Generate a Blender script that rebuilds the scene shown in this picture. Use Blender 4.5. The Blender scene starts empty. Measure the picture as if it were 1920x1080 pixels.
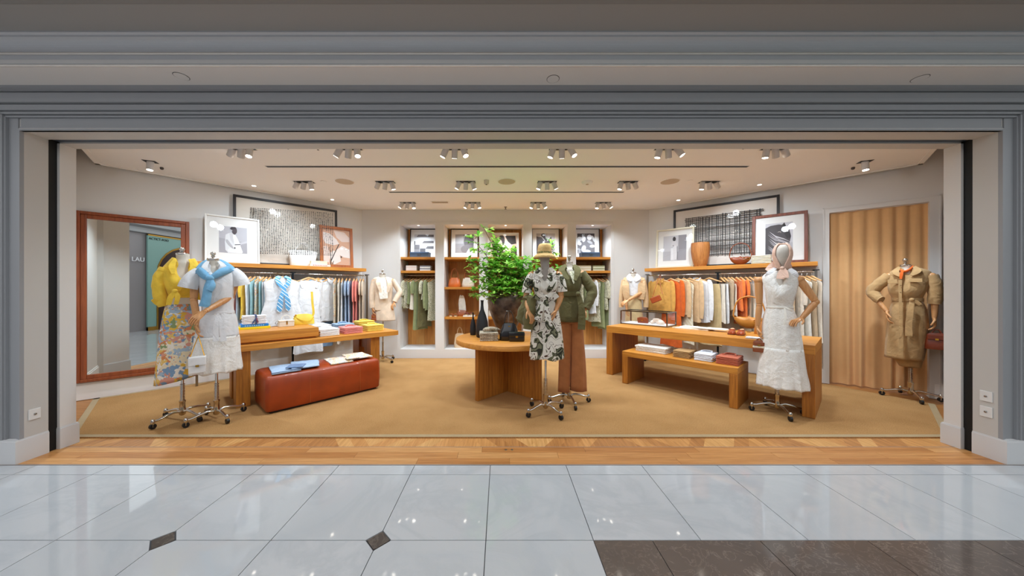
import bpy, math, random
from mathutils import Vector, Matrix, noise
R = math.radians
PI = math.pi
sc = bpy.context.scene
COL = sc.collection
# ---------------------------------------------------------------- camera, sky light, exposure
# world axes: X to the viewer's right, Y into the shop, Z up, metres; the camera stands at X=0, Y=0
F, CX, CY, H = 600.0, 939.0, 541.0, 1.35
cam = bpy.data.cameras.new('camera'); camo = bpy.data.objects.new('camera', cam); COL.objects.link(camo)
cam.sensor_width = 36.0; cam.lens = 36.0 * F / 1920.0
cam.shift_x = (960 - CX) / 1920.0; cam.shift_y = (CY - 540) / 1920.0
cam.clip_start = 0.02
camo.location = (0, 0, H); camo.rotation_euler = (R(90), 0, 0)
sc.camera = camo
w = bpy.data.worlds.new('atrium_daylight'); sc.world = w; w.use_nodes = True
bg = w.node_tree.nodes['Background']; bg.inputs[0].default_value = (0.93, 0.96, 1.0, 1); bg.inputs[1].default_value = 1.7
vs = sc.view_settings; vs.view_transform = 'Standard'; vs.look = 'None'; vs.gamma = 1.0; vs.use_curve_mapping = False
vs.exposure = 0.0
cy = sc.cycles; cy.use_adaptive_sampling = True; cy.adaptive_threshold = 0.025; cy.max_bounces = 6; cy.diffuse_bounces = 4; cy.glossy_bounces = 3; cy.transmission_bounces = 6; cy.transparent_max_bounces = 8
cy.caustics_reflective = False; cy.caustics_refractive = False; cy.sample_clamp_indirect = 4.0
SPOT_W = 42.0                      # watts of one ceiling spot head
SPOT_COL = (0.79, 0.92, 1.04)

# ---------------------------------------------------------------- helpers
def lin(h):
    h = h.lstrip('#'); o = []
    for i in (0, 2, 4):
        c = int(h[i:i+2], 16) / 255.0
        o.append(c / 12.92 if c <= 0.04045 else ((c + 0.055) / 1.055) ** 2.4)
    return (o[0], o[1], o[2], 1.0)

def P(px, py, d): return Vector(((px - CX) * d / F, d, H - (py - CY) * d / F))
def FLP(px, py):
    d = F * H / (py - CY); return Vector(((px - CX) * d / F, d, 0))

class MB:
    def __init__(s): s.v = []; s.f = []; s.m = []; s.cur = 0
    def add(s, vs_, fs):
        b = len(s.v); s.v += [tuple(v) for v in vs_]
        for f in fs: s.f.append(tuple(i + b for i in f)); s.m.append(s.cur)
        return s
    def box(s, x0, x1, y0, y1, z0, z1):
        return s.add([(x0,y0,z0),(x1,y0,z0),(x1,y1,z0),(x0,y1,z0),(x0,y0,z1),(x1,y0,z1),(x1,y1,z1),(x0,y1,z1)],
                     [(0,3,2,1),(4,5,6,7),(0,1,5,4),(1,2,6,5),(2,3,7,6),(3,0,4,7)])
    def loft(s, rings, c0=True, c1=True, closed=True):
        n = len(rings[0]); b = len(s.v)
        for r in rings: s.v += [tuple(p) for p in r]
        k = n if closed else n - 1
        for i in range(len(rings) - 1):
            for j in range(k):
                j2 = (j + 1) % n
                s.f.append((b+i*n+j, b+i*n+j2, b+(i+1)*n+j2, b+(i+1)*n+j)); s.m.append(s.cur)
        if c0: s.f.append(tuple(b + j for j in range(n - 1, -1, -1))); s.m.append(s.cur)
        if c1: s.f.append(tuple(b + (len(rings)-1)*n + j for j in range(n))); s.m.append(s.cur)
        return s
    def tube(s, path, rad, n=10, caps=True, flat=1.0):
        path = [Vector(p) for p in path]; L = len(path)
        if not isinstance(rad, (list, tuple)): rad = [rad] * L
        rings = []; up = None
        for i, p in enumerate(path):
            t = (path[min(i+1, L-1)] - path[max(i-1, 0)])
            if t.length < 1e-9: t = Vector((0,0,1))
            t.normalize()
            if up is None:
                up = Vector((0,1,0)) if abs(t.y) < 0.9 else Vector((1,0,0))
            up = (up - t * up.dot(t))
            if up.length < 1e-6: up = Vector((1,0,0)) - t * t.x
            up.normalize(); sd = t.cross(up)
            rings.append([p + (sd * math.cos(a) + up * math.sin(a) * flat) * rad[i] for a in [2*PI*k/n for k in range(n)]])
        return s.loft(rings, caps, caps)
    def lathe(s, prof, n=24, c=(0,0,0), caps=True):
        return s.loft([[(c[0]+r*math.cos(2*PI*k/n), c[1]+r*math.sin(2*PI*k/n), c[2]+z) for k in range(n)] for r, z in prof], caps, caps)
    def sphere(s, c, r, n=12, m=8, sx=1, sy=1, sz=1):
        pr = [[(c[0]+sx*r*math.sin(PI*i/m)*math.cos(2*PI*k/n), c[1]+sy*r*math.sin(PI*i/m)*math.sin(2*PI*k/n), c[2]-sz*r*math.cos(PI*i/m)) for k in range(n)] for i in range(1, m)]
        return s.loft(pr)
    def prism(s, poly, a0, a1, ax='z'):
        def q(p, t): return {'z': (p[0], p[1], t), 'y': (p[0], t, p[1]), 'x': (t, p[0], p[1])}[ax]
        return s.loft([[q(p, a0) for p in poly], [q(p, a1) for p in poly]])
    def build(s, name, mat=None, parent=None, smooth=False, bevel=0, loc=None, rz=0, sub=0):
        me = bpy.data.meshes.new(name); me.from_pydata(s.v, [], s.f)
        mats = mat if isinstance(mat, (list, tuple)) else [mat]
        for m in mats:
            if m is not None: me.materials.append(m)
        if len(mats) > 1: me.polygons.foreach_set('material_index', s.m)
        me.validate(); me.update()
        import bmesh
        bm = bmesh.new(); bm.from_mesh(me); bmesh.ops.recalc_face_normals(bm, faces=bm.faces); bm.to_mesh(me); bm.free()
        if smooth: me.shade_smooth()
        o = bpy.data.objects.new(name, me); COL.objects.link(o)
        if parent is not None: o.parent = parent
        if loc is not None: o.location = loc
        if rz: o.rotation_euler = (0, 0, rz)
        if bevel:
            b = o.modifiers.new('bevel', 'BEVEL'); b.width = bevel; b.segments = 2; b.limit_method = 'ANGLE'; b.angle_limit = R(40)
        if sub:
            b = o.modifiers.new('sub', 'SUBSURF'); b.levels = sub; b.render_levels = sub
        if smooth and not sub:
            # keep hard edges hard
            me.set_sharp_from_angle(angle=R(50))
        return o

def tag(o, label=None, cat=None, group=None, kind=None):
    if label: o['label'] = label
    if cat: o['category'] = cat
    if group: o['group'] = group
    if kind: o['kind'] = kind
    return o
def thing(name, label, cat, loc=(0,0,0), rz=0, group=None):
    o = bpy.data.objects.new(name, None); COL.objects.link(o); o.location = loc; o.rotation_euler = (0,0,rz); o.empty_display_size = 0.05
    return tag(o, label, cat, group)
def struct(o): o['kind'] = 'structure'; return o
def dup_tree(o, parent=None):
    c = o.copy(); COL.objects.link(c); c.parent = parent
    for ch in list(o.children): dup_tree(ch, c)
    return c

# ---------------------------------------------------------------- materials
def newmat(name):
    m = bpy.data.materials.new(name); m.use_nodes = True
    nt = m.node_tree; return m, nt, nt.nodes['Principled BSDF']
def N(nt, typ, **kw):
    n = nt.nodes.new(typ)
    for k, v in kw.items():
        if k.startswith('i_'):
            key = k[2:]
            n.inputs[int(key) if key.isdigit() else key.replace('_', ' ')].default_value = v
        else: setattr(n, k, v)
    return n
def coords(nt, scale=(1,1,1), kind='Object', rot=(0,0,0), rand=False):
    tc = N(nt, 'ShaderNodeTexCoord'); mp = N(nt, 'ShaderNodeMapping'); mp.inputs['Scale'].default_value = scale; mp.inputs['Rotation'].default_value = rot
    nt.links.new(tc.outputs[kind], mp.inputs[0])
    if rand:
        oi = N(nt, 'ShaderNodeObjectInfo'); mu = N(nt, 'ShaderNodeMath', operation='MULTIPLY'); mu.inputs[1].default_value = 37.0
        nt.links.new(oi.outputs['Random'], mu.inputs[0])
        cb = N(nt, 'ShaderNodeCombineXYZ')
        for i in range(3): nt.links.new(mu.outputs[0], cb.inputs[i])
        nt.links.new(cb.outputs[0], mp.inputs['Location'])
    return mp.outputs[0]
def ramp(nt, fac, stops, interp='LINEAR'):
    r = N(nt, 'ShaderNodeValToRGB'); cr = r.color_ramp; cr.interpolation = interp
    while len(cr.elements) < len(stops): cr.elements.new(0.5)
    for e, (p, c) in zip(cr.elements, stops): e.position = p; e.color = c if len(c) == 4 else (*c, 1)
    nt.links.new(fac, r.inputs[0]); return r.outputs[0]
def bump(nt, b, h, strength=0.3, dist=0.01):
    n = N(nt, 'ShaderNodeBump'); n.inputs['Strength'].default_value = strength; n.inputs['Distance'].default_value = dist
    nt.links.new(h, n.inputs['Height']); nt.links.new(n.outputs[0], b.inputs['Normal'])
def shade(c, k): return (min(c[0]*k,1), min(c[1]*k,1), min(c[2]*k,1), 1)

_C = {}
def memo(fn):
    def g(*a, **k):
        key = repr((fn.__name__, a, sorted(k.items())))
        if key not in _C: _C[key] = fn(*a, **k)
        return _C[key]
    return g
@memo
def paint(col, rough=0.6, metal=0.0, spec=0.5, coat=0.0):
    m, nt, b = newmat('paint ' + col); b.inputs['Base Color'].default_value = lin(col); b.inputs['Roughness'].default_value = rough
    b.inputs['Metallic'].default_value = metal; b.inputs['Specular IOR Level'].default_value = spec; b.inputs['Coat Weight'].default_value = coat
    return m
@memo
def wood(c1, c2, axis='x', rough=0.45, scale=1.0, rand=True):
    m, nt, b = newmat('wood'); s = {'x': (1.2, 22, 22), 'y': (22, 1.2, 22), 'z': (22, 22, 1.2)}[axis]
    co = coords(nt, tuple(k*scale for k in s), rand=rand)
    n1 = N(nt, 'ShaderNodeTexNoise', i_Scale=2.0, i_Detail=5.0, i_Roughness=0.6); nt.links.new(co, n1.inputs['Vector'])
    n2 = N(nt, 'ShaderNodeTexNoise', i_Scale=7.0, i_Detail=2.0); nt.links.new(co, n2.inputs['Vector'])
    mx = N(nt, 'ShaderNodeMath', operation='MULTIPLY_ADD'); mx.inputs[1].default_value = 0.35; nt.links.new(n2.outputs[0], mx.inputs[0]); nt.links.new(n1.outputs[0], mx.inputs[2])
    nt.links.new(ramp(nt, mx.outputs[0], [(0.45, lin(c2)), (0.85, lin(c1))]), b.inputs['Base Color'])
    b.inputs['Roughness'].default_value = rough
    bump(nt, b, mx.outputs[0], 0.15, 0.002)
    return m
@memo
def cloth(col, rough=0.85, weave=900.0, var=0.12, wr=0.35):
    m, nt, b = newmat('cloth ' + col); co = coords(nt)
    n = N(nt, 'ShaderNodeTexNoise', i_Scale=14.0, i_Detail=4.0); nt.links.new(co, n.inputs['Vector'])
    c = lin(col)
    nt.links.new(ramp(nt, n.outputs[0], [(0.3, shade(c, 1-var)), (0.7, shade(c, 1+var*0.5))]), b.inputs['Base Color'])
    b.inputs['Roughness'].default_value = rough; b.inputs['Sheen Weight'].default_value = 0.15; b.inputs['Specular IOR Level'].default_value = 0.25
    n2 = N(nt, 'ShaderNodeTexNoise', i_Scale=9.0, i_Detail=3.0, i_Distortion=1.2); nt.links.new(co, n2.inputs['Vector'])
    bump(nt, b, n2.outputs[0], wr, 0.03)
    return m
@memo
def leather(col, rough=0.38, coat=0.15):
    m, nt, b = newmat('leather ' + col); co = coords(nt)
    n = N(nt, 'ShaderNodeTexNoise', i_Scale=5.0, i_Detail=5.0); nt.links.new(co, n.inputs['Vector']); c = lin(col)
    nt.links.new(ramp(nt, n.outputs[0], [(0.3, shade(c, 0.75)), (0.7, shade(c, 1.15))]), b.inputs['Base Color'])
    b.inputs['Roughness'].default_value = rough; b.inputs['Coat Weight'].default_value = coat
    v = N(nt, 'ShaderNodeTexVoronoi', i_Scale=220.0); nt.links.new(co, v.inputs['Vector']); bump(nt, b, v.outputs[0], 0.15, 0.002)
    return m
@memo
def prn(name, stops, scale=12.0, dist=1.5, detail=2.0, kind='noise', interp='CONSTANT', wr=0.3):
    """printed cloth: blotches of several colours with drawn edges"""
    m, nt, b = newmat('print ' + name); co = coords(nt)
    if kind == 'noise':
        n = N(nt, 'ShaderNodeTexNoise', i_Scale=scale, i_Detail=detail, i_Distortion=dist); nt.links.new(co, n.inputs['Vector']); fac = n.outputs[0]
    elif kind == 'voronoi':
        nn = N(nt, 'ShaderNodeTexNoise', i_Scale=scale*0.6, i_Detail=2.0); nt.links.new(co, nn.inputs['Vector'])
        mx = N(nt, 'ShaderNodeMix', data_type='VECTOR'); mx.inputs[0].default_value = 0.12*dist
        nt.links.new(co, mx.inputs[4]); nt.links.new(nn.outputs['Color'], mx.inputs[5])
        n = N(nt, 'ShaderNodeTexVoronoi', i_Scale=scale); nt.links.new(mx.outputs[1], n.inputs['Vector']); fac = n.outputs[0]
    elif kind == 'cells':
        nn = N(nt, 'ShaderNodeTexNoise', i_Scale=scale*0.8, i_Detail=3.0); nt.links.new(co, nn.inputs['Vector'])
        mx = N(nt, 'ShaderNodeMix', data_type='VECTOR'); mx.inputs[0].default_value = 0.14*dist
        nt.links.new(co, mx.inputs[4]); nt.links.new(nn.outputs['Color'], mx.inputs[5])
        n = N(nt, 'ShaderNodeTexVoronoi', i_Scale=scale); nt.links.new(mx.outputs[1], n.inputs['Vector'])
        sp = N(nt, 'ShaderNodeSeparateColor'); nt.links.new(n.outputs['Color'], sp.inputs[0]); fac = sp.outputs[0]
    elif kind == 'wave':
        n = N(nt, 'ShaderNodeTexWave', i_Scale=scale, i_Distortion=dist, i_Detail=detail); n.bands_direction = 'DIAGONAL'; nt.links.new(co, n.inputs['Vector']); fac = n.outputs[0]
    nt.links.new(ramp(nt, fac, [(p, lin(c)) for p, c in stops], interp), b.inputs['Base Color'])
    b.inputs['Roughness'].default_value = 0.8; b.inputs['Specular IOR Level'].default_value = 0.25
    n2 = N(nt, 'ShaderNodeTexNoise', i_Scale=9.0, i_Detail=3.0, i_Distortion=1.2); nt.links.new(co, n2.inputs['Vector']); bump(nt, b, n2.outputs[0], wr, 0.03)
    return m
@memo
def glow(col, s):
    m, nt, b = newmat('lit lens'); b.inputs['Emission Color'].default_value = lin(col); b.inputs['Emission Strength'].default_value = s
    b.inputs['Base Color'].default_value = (0.8,0.8,0.8,1); m.cycles.emission_sampling = 'NONE'; return m
@memo
def glass(tint='#ffffff', rough=0.0):
    m, nt, b = newmat('glass'); b.inputs['Base Color'].default_value = lin(tint); b.inputs['Transmission Weight'].default_value = 1.0
    b.inputs['Roughness'].default_value = rough; b.inputs['IOR'].default_value = 1.45; return m
@memo
def thin_glass(mix=0.08):
    """picture glazing: clear sheet with a faint gloss"""
    m, nt, b = newmat('glazing'); nt.nodes.remove(b)
    t = N(nt, 'ShaderNodeBsdfTransparent'); g = N(nt, 'ShaderNodeBsdfGlossy'); g.inputs['Roughness'].default_value = 0.02
    lw = N(nt, 'ShaderNodeLayerWeight'); lw.inputs[0].default_value = 0.5; pw = N(nt, 'ShaderNodeMath', operation='POWER'); pw.inputs[1].default_value = 4.0; nt.links.new(lw.outputs['Facing'], pw.inputs[0])
    fr = N(nt, 'ShaderNodeMath', operation='MULTIPLY_ADD'); fr.inputs[1].default_value = 0.9; fr.inputs[2].default_value = 0.035; nt.links.new(pw.outputs[0], fr.inputs[0])
    mx = N(nt, 'ShaderNodeMixShader'); nt.links.new(fr.outputs[0], mx.inputs[0]); nt.links.new(t.outputs[0], mx.inputs[1]); nt.links.new(g.outputs[0], mx.inputs[2])
    nt.links.new(mx.outputs[0], nt.nodes['Material Output'].inputs[0]); return m
CHROME = paint('#d6d2cc', 0.12, 1.0); STEEL = paint('#9a958e', 0.3, 1.0); BRASS = paint('#d9a441', 0.25, 1.0); BLACK = paint('#0c0c0e', 0.5)
DARKMETAL = paint('#23282e', 0.4, 0.7)
WALL = paint('#e0dcd7', 0.65); CEIL = paint('#faf7f3', 0.75); FACADE = paint('#9a9b9d', 0.5); FACADE_IN = paint('#c9c5bf', 0.5); FACADE_LT = paint('#cfd0d2', 0.5)
OAK = wood('#d59038', '#b06c22'); OAKZ = wood('#c27c2c', '#91541a', 'z'); OAKD = wood('#c07a2c', '#985a1e')
def marble(name, base, vein, vein2, scale, lo, rough, spec=0.5, contrast=(0.46, 0.5, 0.54)):
    m, nt, b = newmat(name); co = coords(nt, rand=True)
    n = N(nt, 'ShaderNodeTexNoise', i_Scale=scale, i_Detail=7.0, i_Roughness=0.62, i_Distortion=1.6); nt.links.new(co, n.inputs['Vector'])
    c1 = ramp(nt, n.outputs[0], [(contrast[0], lin(base)), (contrast[1], lin(vein)), (contrast[2], lin(base))])
    n2 = N(nt, 'ShaderNodeTexNoise', i_Scale=scale*0.5, i_Detail=4.0); nt.links.new(co, n2.inputs['Vector'])
    f2 = ramp(nt, n2.outputs[0], [(0.35, (0,0,0,1)), (0.7, (lo,lo,lo,1))])
    mx = N(nt, 'ShaderNodeMix', data_type='RGBA'); nt.links.new(f2, mx.inputs[0]); nt.links.new(c1, mx.inputs[6]); mx.inputs[7].default_value = lin(vein2)
    nt.links.new(mx.outputs[2], b.inputs['Base Color']); b.inputs['Roughness'].default_value = rough; b.inputs['Specular IOR Level'].default_value = spec
    return m
TILE = marble('white marble tile', '#bcbec0', '#b2b5b8', '#b6b9bb', 1.3, 0.8, 0.04, 0.5, (0.42, 0.5, 0.58))
DARKTILE = marble('brown grey marble', '#625852', '#7f736a', '#584f49', 8.0, 0.6, 0.08, 0.5, (0.48, 0.5, 0.52))
INSET = marble('inset marble', '#4b4542', '#6a625c', '#3d3836', 9.0, 0.5, 0.15)
def carpet():
    m, nt, b = newmat('sisal'); co = coords(nt)
    n = N(nt, 'ShaderNodeTexNoise', i_Scale=160.0, i_Detail=2.0); nt.links.new(co, n.inputs['Vector'])
    n2 = N(nt, 'ShaderNodeTexNoise', i_Scale=3.0, i_Detail=3.0); nt.links.new(co, n2.inputs['Vector'])
    mx = N(nt, 'ShaderNodeMath', operation='MULTIPLY_ADD'); mx.inputs[1].default_value = 0.3; nt.links.new(n2.outputs[0], mx.inputs[0]); nt.links.new(n.outputs[0], mx.inputs[2])
    nt.links.new(ramp(nt, mx.outputs[0], [(0.35, lin('#94683a')), (0.95, lin('#cda06a'))]), b.inputs['Base Color'])
    b.inputs['Roughness'].default_value = 0.95; b.inputs['Specular IOR Level'].default_value = 0.1
    wv = N(nt, 'ShaderNodeTexWave', i_Scale=55.0, i_Distortion=1.0); wv.bands_direction = 'Y'; nt.links.new(co, wv.inputs['Vector'])
    ad = N(nt, 'ShaderNodeMath', operation='ADD'); nt.links.new(wv.outputs[1], ad.inputs[0]); nt.links.new(n.outputs[0], ad.inputs[1])
    bump(nt, b, ad.outputs[0], 0.5, 0.006); return m
SISAL = carpet()
# ================================================================ THE SETTING
CEILZ = 2.88
# ---- mall floor: white tiles with dark insets and a brown marble field
D1, D2 = 2.321, 1.716; TX0, TW = -0.080, 0.577
fl = struct(MB().box(-14, 14, -8, 2.444, -0.12, -0.006).build('floor', paint('#4a4a4c', 0.7)))
grout = 0.0022
def tilepoly(x0, x1, y0, y1, cut=()):
    g = grout; a = 0.066
    x0 += g; x1 -= g; y0 += g; y1 -= g; pts = []
    pts += [(x0 + a, y0), ] if 'bl' in cut else [(x0, y0)]
    pts += [(x1 - a, y0), (x1, y0 + a)] if 'br' in cut else [(x1, y0)]
    pts += [(x1, y1 - a), (x1 - a, y1)] if 'tr' in cut else [(x1, y1)]
    pts += [(x0 + a, y1), (x0, y1 - a)] if 'tl' in cut else [(x0, y1)]
    if 'bl' in cut: pts += [(x0, y0 + a)]
    return pts
rows = [(D1, 2.444), (D2, D1)] + [(D2 - 0.605*(k+1), D2 - 0.605*k) for k in range(3)]
DIA = [(TX0 - TW - 2*TW*k) for k in range(0, 5)]
for ri, (y0, y1) in enumerate(rows):
    for k in range(-11, 12):
        x0 = TX0 + TW*k; x1 = x0 + TW
        if ri >= 2 and x0 > 0.4: continue
        cut = []
        for dx in DIA:
            if abs(y0 - D2) < 1e-6:
                if abs(x0 - dx) < 1e-3: cut.append('bl')
                if abs(x1 - dx) < 1e-3: cut.append('br')
            if abs(y1 - D2) < 1e-6:
                if abs(x0 - dx) < 1e-3: cut.append('tl')
                if abs(x1 - dx) < 1e-3: cut.append('tr')
        MB().prism(tilepoly(x0, x1, y0, y1, cut), -0.006, 0.0).build('tile', TILE, fl)
for dx in DIA:
    a = 0.061; MB().prism([(dx-a, D2), (dx, D2-a), (dx+a, D2), (dx, D2+a)], -0.006, -0.0004).build('inset_tile', INSET, fl)
xs = [0.497, 0.812] + [0.812 + 0.575*k for k in range(1, 10)]
for ri in (2, 3, 4):
    y0, y1 = rows[ri]
    for i in range(len(xs) - 1): MB().prism(tilepoly(xs[i], xs[i+1], y0, y1), -0.006, 0.0).build('marble_tile', DARKTILE, fl)
MB().box(-14, 14, -8, rows[-1][0] - 0.002, -0.006, 0.0).build('distant_paving', TILE, fl)
for x0, x1 in ((-14, -4.13), (4.29, 14)): MB().box(x0, x1, 2.4462, 2.56, -0.006, 0.0002).build('edge_tile', TILE, fl)

# ---- shop floor: boards at the threshold, chevron strip, wood round the rug
fs = struct(MB().box(-6, 6.2, 2.444, 7.2, -0.12, -0.006).build('floor_shop', wood('#b57a40', '#8f5a2a')))
TH = [wood('#c98f52', '#a86d36'), wood('#bf8246', '#99602c'), wood('#d39c60', '#b07840')]
rnd = random.Random(5)
MB().box(-4.1, 4.1, 2.444, 2.456, -0.006, 0.0015).build('metal_edge_strip', paint('#a59a94', 0.4, 0.6), fs)
ys = [2.456, 2.546, 2.636, 2.724]
for r_ in range(3):
    x = -4.0 - rnd.random()
    while x < 4.1:
        L = rnd.uniform(0.7, 1.5)
        MB().box(x + 0.001, x + L - 0.001, ys[r_] + 0.0006, ys[r_+1] - 0.0006, -0.006, 0.0).build('board', rnd.choice(TH), fs); x += L
MB().box(-4.6, 4.6, 2.724, 2.730, -0.006, 0.0006).build('divider_strip', paint('#8d8078', 0.5), fs)
x = -5.2; up = True; step = 0.13; sk = 0.16; y0, y1 = 2.730, 2.95
CHX = wood('#cf9556', '#ad7439', 'y'); CHY = wood('#bf8449', '#98622f', 'y'); CHZ = wood('#d8a467', '#b5803f', 'y')
while x < 5.2:
    for k in range(4):
        a, b2 = x + k*step, x + (k+1)*step
        q = [(a, y0), (b2, y0), (b2 + sk, y1), (a + sk, y1)] if up else [(a + sk, y0), (b2 + sk, y0), (b2, y1), (a, y1)]
        q = [(u_, v_) for u_, v_ in q]
        MB().prism(q, -0.006, -0.0001).build('chevron_board', rnd.choice([CHX, CHY, CHZ]), fs)
    # wedge between two directions
    e = x + 4*step
    if up:
        MB().prism([(e, y0), (e + 2*sk, y0), (e + sk, y1)], -0.006, -0.0001).build('wedge_board', rnd.choice([CHX, CHY]), fs)
        x = e + sk
    else:
        MB().prism([(e + sk, y0), (e + 2*sk, y1), (e, y1)], -0.006, -0.0001).build('wedge_board', rnd.choice([CHX, CHZ]), fs)
        x = e + sk
    up = not up
# floor bolts
for px in (948.5, 960):
    p = FLP(px, 843.5); MB().lathe([(0.010, 0), (0.010, 0.003), (0.006, 0.004)], 14).build('floor_bolt', STEEL, fs, loc=p)

# ---- walls (octagonal plan)
BL, BR, CL, CR = (-2.69, 6.2), (2.87, 6.2), (-5.13, 3.83), (5.40, 3.85)
EL, ER = (-4.05, 2.75), (4.3, 2.75)
def wallseg(name, a, b, z0, z1, t=0.2, mat=WALL, parent=None):
    a = Vector(a); b = Vector(b); u = (b - a).normalized(); n = Vector((-u.y, u.x))      # thickness to the left of a->b
    pts = [a, b, b + n*t, a + n*t]
    return MB().prism([(p.x, p.y) for p in pts], z0, z1).build(name, mat, parent)
WT = 3.15
struct(wallseg('wall_left', BL, CL, 0, WT, -0.2))
struct(wallseg('wall_return_left', CL, EL, 0, WT, -0.2))
struct(wallseg('wall_return_right', ER, CR, 0, WT, -0.2))
def along(a, b, t): return (a[0] + (b[0]-a[0])*t, a[1] + (b[1]-a[1])*t)
def hit(px, a, b, off=0.0):
    """point of the plan line a-b (moved off metres into the room) seen in pixel column px"""
    a = Vector(a); b = Vector(b); u = (b - a).normalized(); n = Vector((u.y, -u.x))
    if n.dot(Vector((0, 4)) - a) < 0: n = -n
    a = a + n*off; k = (px - CX) / F
    # a.x + t u.x = k (a.y + t u.y)
    t = (k*a.y - a.x) / (u.x - k*u.y); return Vector((a.x + t*u.x, a.y + t*u.y))
# right wall with the curtained doorway
c0 = hit(1555, BR, CR); c1 = hit(1742, BR, CR)
struct(wallseg('wall_right', tuple(c0), BR, 0, WT, -0.2))
wr2 = struct(wallseg('wall_right_end', CR, tuple(c1), 0, WT, -0.2))
struct(wallseg('wall_right_lintel', tuple(c1), tuple(c0), 2.42, WT, -0.2))
# back wall with five recesses
NC = [(948 + 82.5*k - CX) * 6.2 / F for k in (-2, -1, 0, 1, 2)]; NW = 66 * 6.2 / F / 2
NB, NT, ND = 0.172, 2.59, 0.55
mb = MB()
mb.box(BL[0] - 0.25, NC[0] - NW, 6.2, 6.2 + ND, 0, WT); mb.box(NC[4] + NW, BR[0] + 0.25, 6.2, 6.2 + ND, 0, WT)
for i in range(4): mb.box(NC[i] + NW, NC[i+1] - NW, 6.2, 6.2 + ND, 0, WT)
for i in range(5):
    mb.box(NC[i] - NW, NC[i] + NW, 6.2, 6.2 + ND, NT, WT); mb.box(NC[i] - NW, NC[i] + NW, 6.2, 6.2 + ND, 0, NB)
mb.box(BL[0] - 0.25, BR[0] + 0.25, 6.2 + ND + 0.02, 6.2 + ND + 0.2, 0, WT)
wb = struct(mb.build('wall_back', WALL))
PANS = [wood('#de9c4e', '#c27c36', 'z'), wood('#d39042', '#b57030', 'z'), wood('#e6aa5e', '#c9863e', 'z')]
for i in range(5):
    for k in range(4):
        a = NC[i] - NW + 2*NW*k/4
        MB().box(a + 0.001, a + NW/2 - 0.001, 6.2 + ND - 0.004 - 0.002*((k*7+i) % 2), 6.2 + ND + 0.02, NB, NT).build('back_plank', PANS[(k*5+i*3) % 3], wb)
# fine architrave line round the recess group
mb = MB(); xa, xb, zt = NC[0] - NW - 0.045, NC[4] + NW + 0.045, NT + 0.05
mb.box(xa - 0.006, xa, 6.194, 6.2, 0.17, zt); mb.box(xb, xb + 0.006, 6.194, 6.2, 0.17, zt); mb.box(xa, xb, 6.194, 6.2, zt, zt + 0.006)
struct(mb.build('trim_1', WALL))
# baseboards
def baseboard(name, a, b, h=0.14):
    a = Vector(a); b = Vector(b); u = (b-a).normalized(); n = Vector((u.y, -u.x))
    if n.dot(Vector((0, 4.5)) - a) < 0: n = -n
    mb = MB()
    for t, z0, z1 in ((0.016, 0, h - 0.02), (0.009, h - 0.02, h)):
        mb.prism([(p.x, p.y) for p in (a, b, b + n*t, a + n*t)], z0, z1)
    return struct(mb.build(name, paint('#eeeae4', 0.4)))
baseboard('baseboard_left', BL, CL, 0.2); baseboard('baseboard_return_left', CL, EL, 0.2); baseboard('baseboard_return_right', ER, CR, 0.2)
baseboard('baseboard_right', BR, tuple(hit(1546, BR, CR)), 0.2); baseboard('baseboard_right_end', tuple(hit(1752, BR, CR)), CR, 0.2)
# door frame moulding of the curtained opening
u = (Vector(CR) - Vector(BR)).normalized(); n_in = Vector((-abs(u.y), -abs(u.x))); n_in = Vector((u.y, -u.x)); n_in = n_in if n_in.y < 0 else -n_in
def strip(mb, p, q, w0, t, z0, z1):
    p = Vector(p); q = Vector(q); mb.prism([tuple(k) for k in (p, q, q + n_in*t, p + n_in*t)], z0, z1)
mb = MB(); pa = c0 - u*0.05; pb = c1 + u*0.075
strip(mb, pa, c0, 0, 0.012, 0, 2.42); strip(mb, c1, pb, 0, 0.012, 0, 2.42); strip(mb, pa, pb, 0, 0.012, 2.42, 2.48)
strip(mb, pa - u*0.014, pa, 0, 0.02, 0, 2.494); strip(mb, pb, pb + u*0.014, 0, 0.02, 0, 2.494); strip(mb, pa - u*0.014, pb + u*0.014, 0, 0.02, 2.48, 2.494)
struct(mb.build('trim_2', WALL))
# fitting room behind the curtain
q0 = c0 - n_in*1.0 - u*0.3; q1 = c1 - n_in*1.0 + u*0.3
struct(wallseg('wall_fitting_room', tuple(q1), tuple(q0), 0, WT, -0.1))

# ---- ceiling: dropped panel with an edge lip, roof slab above it
cin = [(-4.6, 2.72), (4.75, 2.72)]
cp = [(-4.28, 3.17), (-4.97, 3.92), (-2.70, 6.195), (2.875, 6.195), (5.17, 3.92), (4.45, 3.17), (4.0, 2.72), (-3.85, 2.72)]
struct(MB().prism(cp, CEILZ, CEILZ + 0.06).build('ceiling', CEIL))
lip = [Vector(p) for p in cp[:6]]
mb = MB()
for i in range(5):
    a, b2 = lip[i], lip[i+1]; uu = (b2 - a).normalized(); nn = Vector((uu.y, -uu.x))
    mb.prism([tuple(k) for k in (a, b2, b2 + nn*0.045, a + nn*0.045)], CEILZ - 0.008, CEILZ)
struct(mb.build('trim_3', CEIL))
struct(MB().box(-6.5, 6.8, 2.7, 7.2, WT, WT + 0.1).build('ceiling_slab', paint('#8b8784', 0.8)))

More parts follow.
